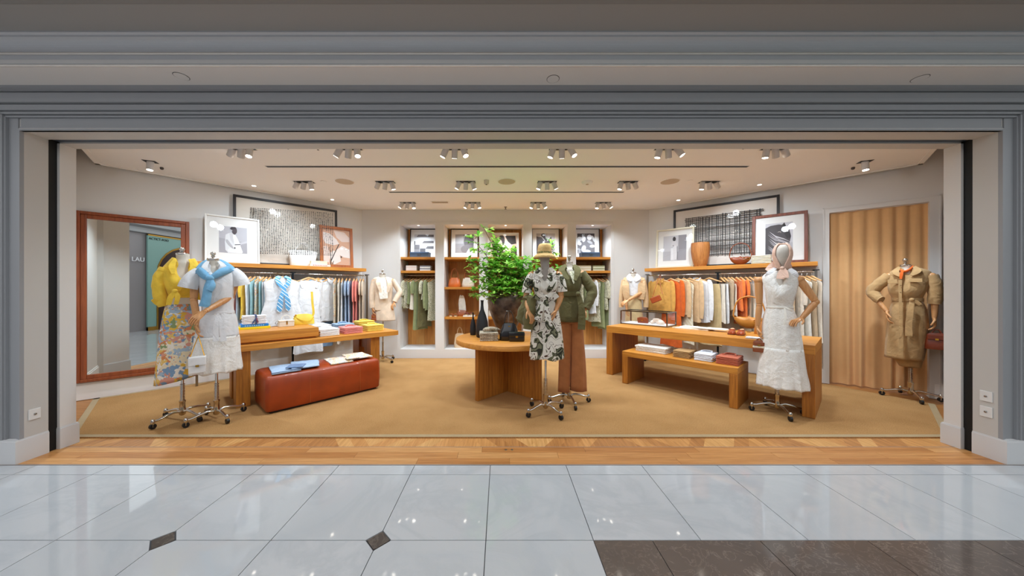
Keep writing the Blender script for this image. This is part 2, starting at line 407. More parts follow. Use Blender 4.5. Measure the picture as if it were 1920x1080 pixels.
# ---- storefront: jambs, lintel and stepped cornice
YF = 2.48; XL, XR = -3.725, 3.885; ZO = 2.573
mb = MB()
for s_, X in ((-1, XL), (1, XR)):
    x1, x2 = sorted((X, X + s_*0.40)); mb.box(x1, x2, YF + 0.02, 2.635, 0, 3.3)
    x1, x2 = sorted((X + s_*0.40, X + s_*6)); mb.box(x1, x2, YF + 0.06, 2.9, 0, 3.3)
struct(mb.build('wall_front', FACADE_IN))
mb = MB()
for s_, X in ((-1, XL), (1, XR)):
    def xb(a, b2, y0, y1, z0, z1):
        x1, x2 = sorted((X + s_*a, X + s_*b2)); mb.box(x1, x2, y0, y1, z0, z1)
    xb(0.0, 0.012, YF - 0.004, YF + 0.02, 0.18, ZO); xb(0.020, 0.034, YF + 0.004, YF + 0.02, 0.18, ZO + 0.02)
    xb(0.034, 0.105, YF + 0.012, YF + 0.02, 0.18, ZO + 0.104)
    xb(0.105, 0.118, YF - 0.006, YF + 0.02, 0.18, ZO + 0.104); xb(0.118, 0.135, YF - 0.016, YF + 0.02, 0.18, ZO + 0.118); xb(0.135, 0.40, YF - 0.022, YF + 0.02, 0.18, 2.95)
    xb(0.40, 6.0, YF + 0.03, YF + 0.06, 0.0, 3.3)
struct(mb.build('trim_4', FACADE))
mb = MB()
for s_, X in ((-1, XL), (1, XR)):
    def xb(a, b2, y0, y1, z0, z1):
        x1, x2 = sorted((X + s_*a, X + s_*b2)); mb.box(x1, x2, y0, y1, z0, z1)
    xb(-0.008, 0.40, YF - 0.03, 2.635, 0, 0.17); xb(-0.004, 0.40, YF - 0.026, 2.635, 0.17, 0.18); xb(0.40, 6, YF + 0.01, YF + 0.06, 0, 0.18)
    xb(-0.02, 0.5, 2.69, 2.815, 0, 0.17); xb(-0.016, 0.5, 2.692, 2.81, 0.17, 0.18)
struct(mb.build('baseboard_front', paint('#d8d8d8', 0.45)))
# inner jamb behind the shutter channel, channel lining
mb = MB()
for s_, X in ((-1, XL), (1, XR)):
    x1, x2 = sorted((X - s_*0.01, X + s_*0.8)); mb.box(x1, x2, 2.695, 2.80, 0, WT)
struct(mb.build('wall_front_inner', WALL))
mb = MB()
for s_, X in ((-1, XL), (1, XR)):
    x1, x2 = sorted((X + s_*0.012, X + s_*0.14)); mb.box(x1, x2, 2.635, 2.695, 0, 3.0)
struct(mb.build('trim_5', paint('#050506', 0.6)))
# lintel and cornice: profile in (y, z), swept along x
def sweep(name, prof, x0, x1, mat):
    return struct(MB().loft([[(x0, y, z) for y, z in prof], [(x1, y, z) for y, z in prof]]).build(name, mat))
XA, XB = -9.0, 9.0
sweep('wall_lintel', [(YF, ZO + 0.0), (2.63, ZO), (2.63, 3.3), (YF + 0.02, 3.3), (YF + 0.02, ZO + 0.02), (YF, ZO + 0.02)], XL - 0.012, XR + 0.012, FACADE_IN)
sweep('trim_6', [(YF - 0.004, ZO), (YF + 0.02, ZO), (YF + 0.02, 2.95), (YF + 0.012, ZO + 0.104), (YF + 0.012, ZO + 0.034), (YF + 0.004, ZO + 0.034), (YF + 0.004, ZO + 0.020), (YF - 0.004, ZO + 0.012)], XL - 0.012, XR + 0.012, FACADE)
sweep('trim_7', [(2.63, ZO + 0.012), (2.695, ZO + 0.012), (2.695, 3.0), (2.63, 3.0)], XL, XR, paint('#5d6674', 0.35, 0.6))
sweep('trim_8', [(2.695, ZO - 0.002), (2.80, ZO - 0.002), (2.80, WT), (2.695, WT)], XL - 0.3, XR + 0.3, FACADE_IN)
y = YF + 0.02; z = ZO + 0.104
prof = [(y + 0.02, z), (YF - 0.002, z), (YF - 0.004, z + 0.012), (YF + 0.008, z + 0.013), (YF + 0.008, z + 0.018), (YF - 0.014, z + 0.019), (YF - 0.014, z + 0.036), (YF - 0.004, z + 0.037), (YF - 0.004, z + 0.043), (YF - 0.022, z + 0.046), (YF - 0.026, z + 0.085), (YF - 0.012, z + 0.086), (YF - 0.012, z + 0.092), (YF - 0.040, z + 0.096),
        (YF - 0.044, z + 0.122), (YF - 0.058, z + 0.148), (YF - 0.060, z + 0.156), (YF - 0.044, z + 0.157), (YF - 0.044, z + 0.163), (YF - 0.062, z + 0.166), (YF - 0.064, z + 0.178), (YF - 0.076, z + 0.184), (YF - 0.084, z + 0.197), (y + 0.02, z + 0.197)]
sweep('trim_9', prof, XA, XB, FACADE)
ZS = z + 0.197                                            # soffit level
SOF = paint('#e9e6e2', 0.55)
sweep('ceiling_soffit', [(2.20, ZS), (2.60, ZS), (2.60, ZS + 0.05), (2.20, ZS + 0.05)], XA, XB, SOF)
sweep('trim_10', [(2.196, ZS + 0.008), (2.24, ZS + 0.008), (2.24, ZS + 0.08), (2.198, ZS + 0.08), (2.206, ZS + 0.045)], XA, XB, FACADE_LT)
TRIMM = paint('#f4ece2', 0.25, 0.3)
for nm, zz in (('trim_11', ZS), ('trim_12', ZS + 0.083)):
    struct(MB().tube([(XA, 2.194, zz + 0.004), (XB, 2.194, zz + 0.004)], 0.008, 8).build(nm, TRIMM, smooth=True))
pr = [(2.60, ZS + 0.085), (2.19, ZS + 0.085)] + [(2.19 - 0.05*(1 - math.cos(a)), ZS + 0.085 + 0.063*math.sin(a)) for a in [PI/2*k/8 for k in range(1, 9)]] + [(2.128, ZS + 0.150), (2.128, ZS + 0.162), (2.110, ZS + 0.166), (2.110, ZS + 0.178), (2.6, ZS + 0.178)]
sweep('trim_13', pr, XA, XB, FACADE_LT)
sweep('ceiling_mall', [(1.62, ZS + 0.175), (2.6, ZS + 0.175), (2.6, ZS + 0.22), (1.62, ZS + 0.22)], XA, XB, paint('#a09f9c', 0.7))
sweep('trim_14', [(1.60, ZS + 0.16), (1.893, ZS + 0.16), (1.905, ZS + 0.168), (1.905, ZS + 0.2), (1.60, ZS + 0.5)], XA, XB, paint('#8f8e8b', 0.7))
# cover discs in the soffit
for i, (px, py) in enumerate(((340, 143), (1037, 148), (1725, 147))):
    X = (px - CX) * (F*(ZS - H)/(CY - py)) / F; Y = F*(ZS - H)/(CY - py)
    lab = ['round cover disc in the soffit above the yellow blouse mannequin', 'round cover disc in the soffit above the straw hat mannequin', 'round cover disc in the soffit above the tan curtain'][i]
    r_ = thing('soffit_disc', lab, 'cover disc', (X, Y, ZS), 0, 'soffit cover discs')
    MB().lathe([(0.046, -0.0015), (0.046, 0.0)], 32).build('rim_gap', paint('#55534f', 0.7), r_)
    MB().lathe([(0.0425, -0.003), (0.0425, -0.0005)], 32).build('cover', SOF, r_)
# far side of the mall, seen only in the mirrors
OP = -2.6
wo = struct(MB().box(-14, 14, OP - 0.3, OP, 0, 3.5).build('wall_opposite', paint('#8f8a8c', 0.35)))
for k in range(7): MB().box(-5.2 + 0.9*k, -5.2 + 0.9*k + 0.89 - (0.79 if k == 6 else 0), OP, OP + 0.02, 0, 3.05).build('stone_panel', marble('grey stone', '#8d878a', '#9d979a', '#7f7a7d', 2.0, 0.6, 0.3), wo)
sweep('trim_15', [(OP, 3.10), (OP + 0.10, 3.12), (OP + 0.10, 3.2), (OP + 0.05, 3.2), (OP + 0.05, 3.28), (OP + 0.16, 3.34), (OP + 0.16, 3.5), (OP, 3.5)], -14, 14, FACADE)
struct(MB().box(13.9, 14, -2.6, 2.5, 0, 3.5).build('wall_mall_end', FACADE)); struct(MB().box(-14, -13.9, -2.6, 2.5, 0, 3.5).build('wall_mall_start', FACADE))
# outlets on the reveals
for (px, py, X, s_, lab) in ((64, 776, XL, 1, 'white key switch plate low on the reveal below the wood framed mirror'), (1850, 743, XR, -1, 'upper of two white key switch plates beside the tan curtain'), (1850, 772, XR, -1, 'lower of two white key switch plates beside the tan curtain')):
    d = abs(X) * F / abs(px - CX); z = H - (py - CY)*d/F
    t = thing('key_switch', lab, 'switch', (X, d, z), 0, 'key switches on the reveals')
    MB().box(*sorted((0, s_*0.008)), -0.034, 0.034, -0.042, 0.042).build('plate', paint('#e4e2de', 0.4), t, bevel=0.003)
    MB().lathe([(0.008, 0), (0.008, 0.004), (0.004, 0.006)], 14).build('key_barrel', STEEL, t, loc=(s_*0.008, 0, 0)).rotation_euler = (0, s_*PI/2, 0)

# ================================================================ CEILING FITTINGS
def aim(o, d):
    o.rotation_euler = Vector(d).to_track_quat('-Z', 'Y').to_euler()
def spot(loc, d, watts, ang=80, blend=0.8, col=SPOT_COL, r=0.05, parent=None, name='spot_beam'):
    L = bpy.data.lights.new(name, 'SPOT'); L.energy = watts; L.spot_size = R(ang); L.spot_blend = blend; L.color = col; L.shadow_soft_size = r
    o = bpy.data.objects.new(name, L); COL.objects.link(o)
    if parent: o.parent = parent
    o.location = loc; aim(o, d); return o
HEADM = paint('#d8d4d2', 0.4); LENS = glow('#fff6e6', 14.0)
def head(par, x, d):
    """white cylinder spot tilted along d"""
    d = Vector(d).normalized()
    a = Vector((x, 0, -0.002)); b2 = a + d*0.105
    h_ = MB().tube([a, b2], 0.033, 16).build('spot_head', HEADM, par, smooth=True)
    MB().tube([b2, b2 + d*0.001], 0.027, 16).build('lens', LENS, h_)
    return b2 + d*0.02
GX = [-2.82, -1.655, -0.5, 0.663, 1.82, 2.985]
rows_ = [(3.48, GX, 'front row'), (4.59, GX, 'middle row'), (5.70, GX[1:5], 'back row')]
place_w = ['above the yellow blouse mannequin', 'above the leather ottoman', 'left of the green plant', 'right of the green plant', 'above the low oak bench', 'above the lace dress mannequin']
rl = random.Random(2)
for ri, (yy, gx, rn) in enumerate(rows_):
    for gi, X in enumerate(gx):
        lab = 'triple spot fixture in the %s, %s from the wood framed mirror side' % (rn, ['first', 'second', 'third', 'fourth', 'fifth', 'sixth'][gi])
        t = thing('ceiling_spotlight', lab, 'spotlight', (X, yy, CEILZ), 0, 'triple ceiling spotlights')
        MB().box(-0.135, 0.135, -0.055, 0.055, -0.003, 0.0).build('recess', BLACK, t)
        mb = MB(); mb.box(-0.140, 0.140, -0.060, -0.055, -0.005, 0); mb.box(-0.140, 0.140, 0.055, 0.060, -0.005, 0); mb.box(-0.140, -0.135, -0.055, 0.055, -0.005, 0); mb.box(0.135, 0.140, -0.055, 0.055, -0.005, 0)
        mb.build('rim', CEIL, t)
        for k in range(3):
            out = (X - 0.08) * 0.28
            dirs = [Vector((-0.42 + out*0.4, [.12, .1, -.1][ri], -1)), Vector((out*0.6, [0.45, 0.5, 0.25][ri] + rl.uniform(-.06, .06), -1)), Vector((0.40 + out*0.4, [-.25, .2, -.15][ri], -1))]
            if ri < 2 and gi == 0: dirs[0] = Vector((-1.0, .55, -1))
            if ri < 2 and gi == 5: dirs[2] = Vector((1.0, .55, -1))
            if ri == 1 and gi == 1: dirs[0] = Vector((-.8, .7, -1))
            if ri == 1 and gi == 4: dirs[2] = Vector((.8, .7, -1))
            d = dirs[k]; e = head(t, -0.09 + 0.09*k, d)
            spot(e, d, SPOT_W*[1.0, 1.0, 0.8][ri]*(0.75 if abs(d.x) > .7 else 1.0), [104, 100, 90][ri], 0.9, parent=t)
for (px, py, lab, s_) in ((282, 303, 'single ceiling spot near the wood framed mirror', -1), (1622, 303, 'single ceiling spot near the tan curtain', 1)):
    yy = F*(CEILZ - H)/(CY - py); X = (px - CX)*yy/F
    t = thing('single_spotlight', lab, 'spotlight', (X, yy, CEILZ), -s_*0.4, 'single ceiling spotlights')
    MB().box(-0.06, 0.06, -0.045, 0.045, -0.003, 0).build('recess', BLACK, t)
    d = Vector((0, -0.12, -1)); e = head(t, 0, d); spot(e, d, SPOT_W*3.2, 104, 1.0, parent=t)
    MB().sphere((0, 0, -0.012), 0.02, 10, 6).build('sensor_dome', paint('#4a4340', 0.3), t, smooth=True, loc=(-s_*0.02, 0.19, 0))
def onceil(px, py): yy = F*(CEILZ - H)/(CY - py); return Vector(((px - CX)*yy/F, yy, CEILZ))
# slot diffusers: dark slots in the ceiling
for (x0, x1, yy, lab) in ((-2.94, 3.10, 4.01, 'long dark slot air diffuser across the ceiling nearer the storefront'), (-1.77, 1.95, 5.07, 'shorter dark slot air diffuser nearer the back wall')):
    t = thing('slot_diffuser', lab, 'diffuser', ((x0+x1)/2, yy, CEILZ), 0, 'slot diffusers'); hw = (x1-x0)/2
    MB().box(-hw, hw, -0.026, 0.026, -0.003, 0).build('slot', BLACK, t)
    mb = MB(); mb.box(-hw, hw, -0.030, -0.026, -0.004, 0); mb.box(-hw, hw, 0.026, 0.030, -0.004, 0); mb.build('edge', CEIL, t)
for (px, lab) in ((646, 'round ceiling speaker grille above the leather ottoman'), (950, 'round ceiling speaker grille above the green plant'), (1256, 'round ceiling speaker grille above the glass case')):
    t = thing('ceiling_speaker', lab, 'speaker', onceil(px, 340), 0, 'ceiling speakers')
    MB().lathe([(0.128, -0.006), (0.134, 0.0)], 36).build('bezel', CEIL, t); MB().lathe([(0.12, -0.008), (0.122, -0.004)], 36).build('grille', paint('#c9b79f', 0.8), t)
for (px, py, lab) in ((528, 277, 'first two-hole cover disc between front spotlights, by the mirror side'), (585, 279, 'second two-hole cover disc between front spotlights, by the mirror side'), (1325, 276, 'two-hole cover disc just right of the fifth front spotlight'), (1387, 277, 'two-hole cover disc just left of the sixth front spotlight')):
    t = thing('ceiling_disc', lab, 'cover disc', onceil(px, py), 0, 'two-hole ceiling discs')
    MB().lathe([(0.098, -0.003), (0.1, 0)], 36).build('cover', CEIL, t)
    for s_ in (-1, 1): MB().lathe([(0.011, -0.0045), (0.011, -0.002)], 12).build('hole', BLACK, t, loc=(s_*0.055, 0.02*s_, 0))
for (px, py, lab) in ((371, 277, 'small blank ceiling disc beside the mirror side front spotlight'), (953, 277, 'small blank ceiling disc between the two central front spotlights'), (1545, 277, 'small blank ceiling disc beside the curtain side front spotlight'), (607, 340, 'small blank ceiling disc beside the speaker above the ottoman'), (1293, 339, 'small blank ceiling disc beside the speaker above the glass case')):
    t = tag(MB().lathe([(0.038, -0.006), (0.042, 0)], 28).build('blank_disc', CEIL, loc=onceil(px, py)), lab, 'cover disc', 'blank ceiling discs')
for (px, py, lab) in ((476, 348, 'lit recessed downlight nearest the big dotted picture'), (623, 374, 'lit recessed downlight near the orange framed picture'), (1272, 375, 'lit recessed downlight near the cream framed picture'), (1424, 346, 'lit recessed downlight above the horse picture')):
    t = thing('downlight', lab, 'downlight', onceil(px, py), 0, 'recessed downlights')
    MB().lathe([(0.034, -0.004), (0.036, 0)], 24).build('ring', CEIL, t); MB().lathe([(0.024, -0.006), (0.024, -0.003)], 20).build('lens', LENS, t)
    spot((0, 0, -0.02), (0, 0, -1), SPOT_W*0.3, 80, 1.0, parent=t)
t = thing('smoke_detector', 'white smoke detector between the fourth and fifth middle spotlights', 'detector', onceil(1101, 341))
MB().lathe([(0.05, -0.035), (0.062, -0.028), (0.075, -0.012), (0.078, 0)], 28).build('housing', CEIL, t, smooth=True); MB().lathe([(0.02, -0.038), (0.022, -0.034)], 16).build('vent', paint('#b9a690', 0.7), t)
t = thing('motion_sensor', 'small white sensor right of the third middle spotlight', 'sensor', onceil(912, 338))
MB().lathe([(0.022, -0.06), (0.034, -0.045), (0.036, 0)], 20).build('housing', paint('#d9cdbf', 0.5), t, smooth=True); MB().lathe([(0.012, -0.063), (0.014, -0.058)], 12).build('eye', BLACK, t)
t = thing('sprinkler_head', 'small sprinkler head near the back wall centre', 'sprinkler', onceil(948, 388))
MB().lathe([(0.012, -0.04), (0.012, -0.01), (0.03, -0.004), (0.03, 0)], 16).build('body', paint('#8d8074', 0.4), t, smooth=True); MB().lathe([(0.02, -0.046), (0.02, -0.041)], 12).build('deflector', STEEL, t)
t = thing('ceiling_vent', 'small square vent between the two leftmost back spotlights', 'vent', onceil(825, 379))
MB().box(-0.16, 0.16, -0.06, 0.06, -0.004, 0).build('frame', CEIL, t)
for k in range(4): MB().box(-0.14, 0.14, -0.045 + k*0.026, -0.033 + k*0.026, -0.007, -0.003).build('slat', paint('#b6a48e', 0.6), t)
# ================================================================ LARGE FURNISHINGS
# ---- rug
rug_pts = [(-3.91, 2.883), (4.07, 2.883), (5.02, 3.70), (4.62, 4.40), (2.80, 6.14), (-2.62, 6.14), (-4.95, 3.89)]
rg = thing('sisal_rug', 'wide tan woven sisal rug covering the shop floor', 'rug')
MB().prism(rug_pts, 0.0, 0.012).build('rug_field', SISAL, rg)
def inset_edge(a, b, wd):
    a = Vector(a); b = Vector(b); u = (b-a).normalized(); n = Vector((-u.y, u.x)); return [tuple(a), tuple(b), tuple(b + n*wd), tuple(a + n*wd)]
mb = MB()
TAPE = cloth('#a8906a', var=0.05, wr=0.05)
for a, b2 in ((0, 1), (1, 2), (5, 6), (6, 0)): mb.prism(inset_edge(rug_pts[a], rug_pts[b2], 0.05), 0.0115, 0.0135)
mb.build('edge_binding', TAPE, rg)
FZ = 0.0140                                                  # top of the rug: things stand on it

# ---- wall frames: local x runs along the wall to the viewer's right, local -y faces the room
def wl(side):
    if side == 'L': a, b = CL, BL
    elif side == 'R': a, b = BR, CR
    else: return None
    return a, b, math.atan2(b[1]-a[1], b[0]-a[0])
def wp(side, px, off, back=6.2):
    if side == 'B': return Vector(((px - CX)*(back - off)/F, back - off))
    a, b, _ = wl(side); return hit(px, a, b, off)
def wrz(side): return 0.0 if side == 'B' else wl(side)[2]
def zat(py, d): return H - (py - CY)*d/F

def frame_box(mb, w, h, fw, t, y0=0.0):
    mb.box(-w/2, -w/2+fw, y0-t, y0, 0, h); mb.box(w/2-fw, w/2, y0-t, y0, 0, h); mb.box(-w/2+fw, w/2-fw, y0-t, y0, 0, fw); mb.box(-w/2+fw, w/2-fw, y0-t, y0, h-fw, h)

def picture(label, side, pxL, pxR, pyT, z0, off, fw, fmat, matw, shapes, name='framed_picture', back=6.2, tilt=4, matc='#e9e6e1', t=0.03, pyB=None, group=None, depth_d=None):
    a = wp(side, pxL, off, back); b = wp(side, pxR, off, back); wd = (b - a).length; c = (a + b)/2
    if z0 is None: z0 = zat(pyB, a.y)
    h = zat(pyT, a.y) - z0
    o = thing(name, label, 'picture', (c.x, c.y, z0), wrz(side), group)
    o.rotation_euler = (R(-tilt), 0, wrz(side))
    mb = MB(); frame_box(mb, wd, h, fw, t); mb.build('frame', fmat, o, bevel=0.003)
    MB().box(-wd/2+0.004, wd/2-0.004, -0.012, 0, 0.004, h-0.004).build('mount', paint(matc, 0.7), o)
    iw, ih = wd - 2*fw, h - 2*fw
    if isinstance(matw, (int, float)): matw = (matw, matw)
    X0, Z0 = -iw/2 + matw[0], fw + matw[1]; pw, ph = iw - 2*matw[0], ih - 2*matw[1]
    mats = []; mb = MB()
    for k, (col, pts) in enumerate(shapes):
        if col not in mats: mats.append(col)
        mb.cur = mats.index(col); y1 = -0.012 - 0.0004*(k+1)
        q = [(X0 + pw*min(max(p[0],0),1), Z0 + ph*min(max(p[1],0),1)) for p in pts]
        mb.add([(p[0], y1, p[1]) for p in q], [tuple(range(len(q)))])
    mb.build('print', [paint(c_, 0.7) for c_ in mats], o)
    gx, gz = wd/2-fw+0.002, h-fw+0.002
    MB().add([(-gx, -t*0.8, fw-0.002), (gx, -t*0.8, fw-0.002), (gx, -t*0.8, gz), (-gx, -t*0.8, gz)], [(0, 1, 2, 3)]).build('glazing', thin_glass(), o)
    return o
def rect(a, b, c, d): return [(a, c), (b, c), (b, d), (a, d)]
def ell(cx, cy, rx, ry, n=18, a0=0, rot=0): return [(cx + rx*math.cos(t)*math.cos(rot) - ry*math.sin(t)*math.sin(rot), cy + rx*math.cos(t)*math.sin(rot) + ry*math.sin(t)*math.cos(rot)) for t in [a0 + 2*PI*k/n for k in range(n)]]

# ---- shelves on the side walls
SHZ = 1.722
for side, p0, p1, lab in (('L', 368, 687, 'long oak shelf above the rack of blue and white clothes'), ('R', 1208.5, 1533.5, 'long oak shelf above the rack of tan and orange clothes')):
    a = wp(side, p0, 0.35); b = wp(side, p1, 0.35); wd = (b-a).length; c = (a+b)/2
    o = thing('wall_shelf', lab, 'shelf', (c.x, c.y, SHZ), wrz(side), 'oak wall shelves')
    MB().box(-wd/2, wd/2, 0, 0.345, -0.058, 0).build('board', OAK, o, bevel=0.002)
    MB().box(-wd/2+0.05, wd/2-0.05, 0.315, 0.345, -0.085, -0.058).build('cleat', WALL, o)

# ---- clothes racks
RAILZ = 1.59
def rack(side, pxs, lab):
    a = wp(side, pxs[0], 0.27); b = wp(side, pxs[-1], 0.27); wd = (b-a).length
    o = thing('clothes_rack', lab, 'rack', (a.x, a.y, 0), wrz(side), 'chrome wall racks')
    MB().tube([(0, 0, RAILZ), (wd, 0, RAILZ)], 0.011, 12).build('rail', CHROME, o, smooth=True)
    for i, px in enumerate(pxs):
        s_ = (wp(side, px, 0.27) - a).length
        MB().box(s_-0.014, s_+0.014, -0.014, 0.014, FZ, RAILZ + 0.02).build('post', DARKMETAL if i == 1 else STEEL, o, bevel=0.002)
        MB().box(s_-0.035, s_+0.035, -0.02, 0.02, RAILZ + 0.012, RAILZ + 0.024).build('cap_plate', DARKMETAL, o)
        MB().box(s_-0.012, s_+0.012, 0.01, 0.268, 0.62, 0.64).build('wall_arm', STEEL, o)
    return o, a, wd
rackL, rLa, rLw = rack('L', (369, 549, 688), 'chrome clothes rack below the oak shelf with the dotted picture')
rackR, rRa, rRw = rack('R', (1214, 1346, 1530), 'chrome clothes rack below the oak shelf with the horse picture')

# ---- pictures on the shelves
BLK = paint('#1d1715', 0.45); WHT = paint('#e6e2da', 0.4); CRM = paint('#d9cfb4', 0.4); ORF = wood('#b5652a', '#8f4a1a', 'z'); BRF = wood('#8a4526', '#5f2b14', 'z')
r3 = random.Random(11)
dots = []
for i in range(38):
    for j in range(30):
        ph = 0.004*math.sin(j*0.5 + i*0.3) + 0.002*r3.uniform(-1, 1)
        sz = (0.006 + 0.005*(0.5 + 0.5*math.sin(i*0.43)*math.cos(j*0.21 + 1))) * r3.uniform(0.75, 1.15); sh = 0.0085*r3.uniform(0.6, 1.3)
        x = 0.015 + i*0.0262 + ph; y = 0.02 + j*0.0333
        dots.append(('#3a352f', rect(x - sz, x + sz, y - sh, y + sh)))
picture('large black framed picture of dark dots in a grid', 'L', 437, 632, 363.8, SHZ, 0.05, 0.035, BLK, (0.16, 0.13), dots, tilt=1.2, matc='#ddd3c6')
grid = []
for i in range(34):
    x = 0.02 + i*0.029 + r3.uniform(-.006, .006); y1 = 0.97 + r3.uniform(-.03, .03); y0 = r3.choice([0.02, 0.05, 0.0]); wv = r3.uniform(0.0022, 0.0048)
    grid.append(('#2a2523', [(x - wv, y0), (x + wv, y0), (x + wv + r3.uniform(-.008, .008), y1), (x - wv, y1)]))
for j in range(27):
    y = 0.03 + j*0.036; x0 = r3.uniform(-.01, .03); x1 = r3.uniform(0.94, 1.0); hv = r3.uniform(0.004, 0.009); dy = r3.uniform(-.01, .01)
    grid.append(('#2a2523', [(x0, y - hv), (x1, y - hv + dy), (x1, y + hv + dy), (x0, y + hv)]))
picture('large black framed picture of crossing dark lines', 'R', 1263, 1462, 394.5, SHZ, 0.05, 0.035, BLK, (0.15, 0.13), grid, tilt=1.2, matc='#dfd6cc')
man = [('#a6a2a6', rect(0, 1, 0, 1)), ('#b9b6ba', [(0, .55), (1, .42), (1, 1), (0, 1)]), ('#c4c1c4', [(.55, .35), (1, .5), (1, .42), (.6, .28)]),
       ('#dad8d8', [(.22, .1), (.20, .4), (.23, .68), (.33, .74), (.45, .77), (.56, .72), (.66, .55), (.76, .33), (.72, .12), (.5, .05), (.3, .02)]),
       ('#c9c6c7', [(.36, .74), (.47, .76), (.55, .6), (.50, .35), (.40, .5)]), ('#efeded', [(.48, .74), (.58, .70), (.72, .36), (.55, .34), (.50, .55)]),
       ('#e3e1e1', [(.30, .12), (.55, .33), (.74, .33), (.84, .05), (.8, 0), (.3, 0)]), ('#4a4446', [(.55, .335), (.75, .36), (.755, .33), (.55, .305)]),
       ('#3d3538', [(.52, .20), (.56, .24), (.58, .18), (.54, .16)]), ('#4d4347', ell(.55, .85, .085, .125)), ('#332c30', [(.38, .93), (.44, .995), (.57, 1), (.63, .93), (.52, .92), (.44, .88)]), ('#453b40', [(.45, .82), (.50, .72), (.57, .70), (.58, .78)]),
       ('#b3b0b2', [(.24, .5), (.30, .5), (.50, .22), (.52, .17), (.46, .18), (.30, .34), (.26, .40)])]
picture('white framed black and white photo of a figure in a pale suit', 'L', 383.7, 487, 399, SHZ, 0.17, 0.022, WHT, (0.13, 0.13), man, tilt=5)
flo = [('#d9a98c', rect(0, 1, 0, 1)), ('#efe0d8', [(.0, .9), (.25, .88), (.5, .72), (.6, .6), (.4, .55), (.1, .58), (0, .7)]), ('#ead3c8', [(.4, .98), (.8, .95), (1, .8), (1, .68), (.7, .66), (.5, .78)]),
       ('#f0e2da', [(.45, .4), (.7, .55), (1, .45), (1, .2), (.75, .22), (.55, .3)]), ('#efe0d8', [(.2, .3), (.4, .4), (.6, .3), (.65, .1), (.4, .0), (.25, .1)]), ('#e9cfc2', [(0, .5), (.15, .52), (.25, .3), (.2, .05), (0, .1)]),
       ('#3b2f2a', [(.24, 0), (.26, .25), (.22, .5), (.24, .5), (.28, .25), (.28, 0)]), ('#3b2f2a', [(.25, .1), (.4, .33), (.58, .6), (.60, .58), (.42, .31), (.27, .06)]), ('#3b2f2a', [(.3, 0), (.36, .1), (.38, .1), (.33, 0)]), ('#4b3b34', ell(.66, .22, .025, .03))]
picture('orange wood framed print of pale flower petals', 'L', 600, 662, 420.5, SHZ, 0.2, 0.05, ORF, 0.004, flo, tilt=5)
wom = [('#a29ea2', rect(0, 1, 0, 1)), ('#c6c3c6', rect(0, .66, .35, 1)), ('#b4b1b4', rect(0, .62, 0, .38)), ('#8e8a8e', rect(.66, 1, 0, 1)), ('#9a969a', [(.66, .42), (1, .45), (1, .0), (.66, 0)]), ('#e4e2e2', rect(.34, .52, .02, .5)),
       ('#2e2a2d', ell(.48, .86, .07, .09)), ('#cfcacb', [(.36, .70), (.42, .78), (.54, .78), (.62, .66), (.64, .58), (.56, .60), (.44, .55), (.34, .56)]), ('#dcd8d8', [(.44, .57), (.58, .60), (.62, .3), (.6, .03), (.46, .03)]), ('#4b4649', [(.42, .6), (.46, .62), (.45, .55)]), ('#5a5558', [(.62, .04), (.64, .04), (.63, .56), (.61, .56)])]
picture('cream framed black and white photo of a standing figure', 'R', 1230, 1301, 431.5, SHZ, 0.16, 0.03, CRM, (0.09, 0.10), wom, tilt=5)
hor = [('#c9c5c8', rect(0, 1, 0, 1)), ('#b9b5b8', rect(.6, 1, 0, .35)), ('#4d484a', [(0, .86), (.2, .93), (.5, .95), (.62, .93), (.70, 1), (.76, .88), (.88, .75), (.94, .55), (.9, .4), (.84, .2), (.72, .05), (.6, 0), (0, 0)]),
       ('#2f2b2d', [(.62, .93), (.70, 1), (.75, .88), (.68, .86)]), ('#3a3537', [(.75, .8), (.9, .66), (.93, .5), (.8, .48), (.7, .62)])]
for k in range(16):
    x = r3.uniform(0, .35); y = .75 - .045*k; hor.append((r3.choice(['#8f898b', '#aaa4a6', '#c6c1c2', '#6d6769']), [(x, y), (x + .25, y - .16), (x + .55, y - .26), (x + .82, y - .40), (x + .55, y - .29), (x + .24, y - .20)]))
hor = [(c_, [(min(max(a, 0), 1), min(max(b2, 0), 1)) for a, b2 in p]) for c_, p in hor]
picture('dark red wood framed photo of a horse head and mane', 'R', 1410, 1515, 405.5, SHZ, 0.17, 0.04, BRF, (0.12, 0.10), hor, tilt=5)

# ---- mirrors
def mirror(label, A, B, z0, z1, rz, fw, fmat, name='wall_mirror'):
    A = Vector(A); B = Vector(B); wd = (B-A).length; c = (A+B)/2; h = z1 - z0
    o = thing(name, label, 'mirror', (c.x, c.y, z0), rz)
    mb = MB(); frame_box(mb, wd, h, fw*0.42, 0.045); mb.build('frame', fmat, o, bevel=0.004)
    mb = MB()
    g = fw*0.42
    mb.box(-wd/2+g, -wd/2+fw, -0.030, 0, g, h-g); mb.box(wd/2-fw, wd/2-g, -0.030, 0, g, h-g); mb.box(-wd/2+fw, wd/2-fw, -0.030, 0, g, fw); mb.box(-wd/2+fw, wd/2-fw, -0.030, 0, h-fw, h-g)
    mb.build('inner_moulding', fmat, o, bevel=0.005)
    MB().box(-wd/2+fw*0.8, wd/2-fw*0.8, -0.012, -0.006, fw*0.8, h-fw*0.8).build('mirror_glass', paint('#e8ece9', 0.01, 1.0), o)
    return o
mirror('tall mirror in a reddish wood frame near the yellow blouse mannequin', wp('L', 142, 0.004), wp('L', 355, 0.004), 0.213, 2.286, wrz('L'), 0.085, wood('#a0522a', '#7c3a1a', 'z'))
uu = (Vector(ER) - Vector(CR)).normalized(); a = Vector(CR) + uu*0.02; nrm = Vector((uu.y, -uu.x)); nrm = nrm if nrm.x < 0 else -nrm
rzz = math.atan2(uu.y, uu.x)
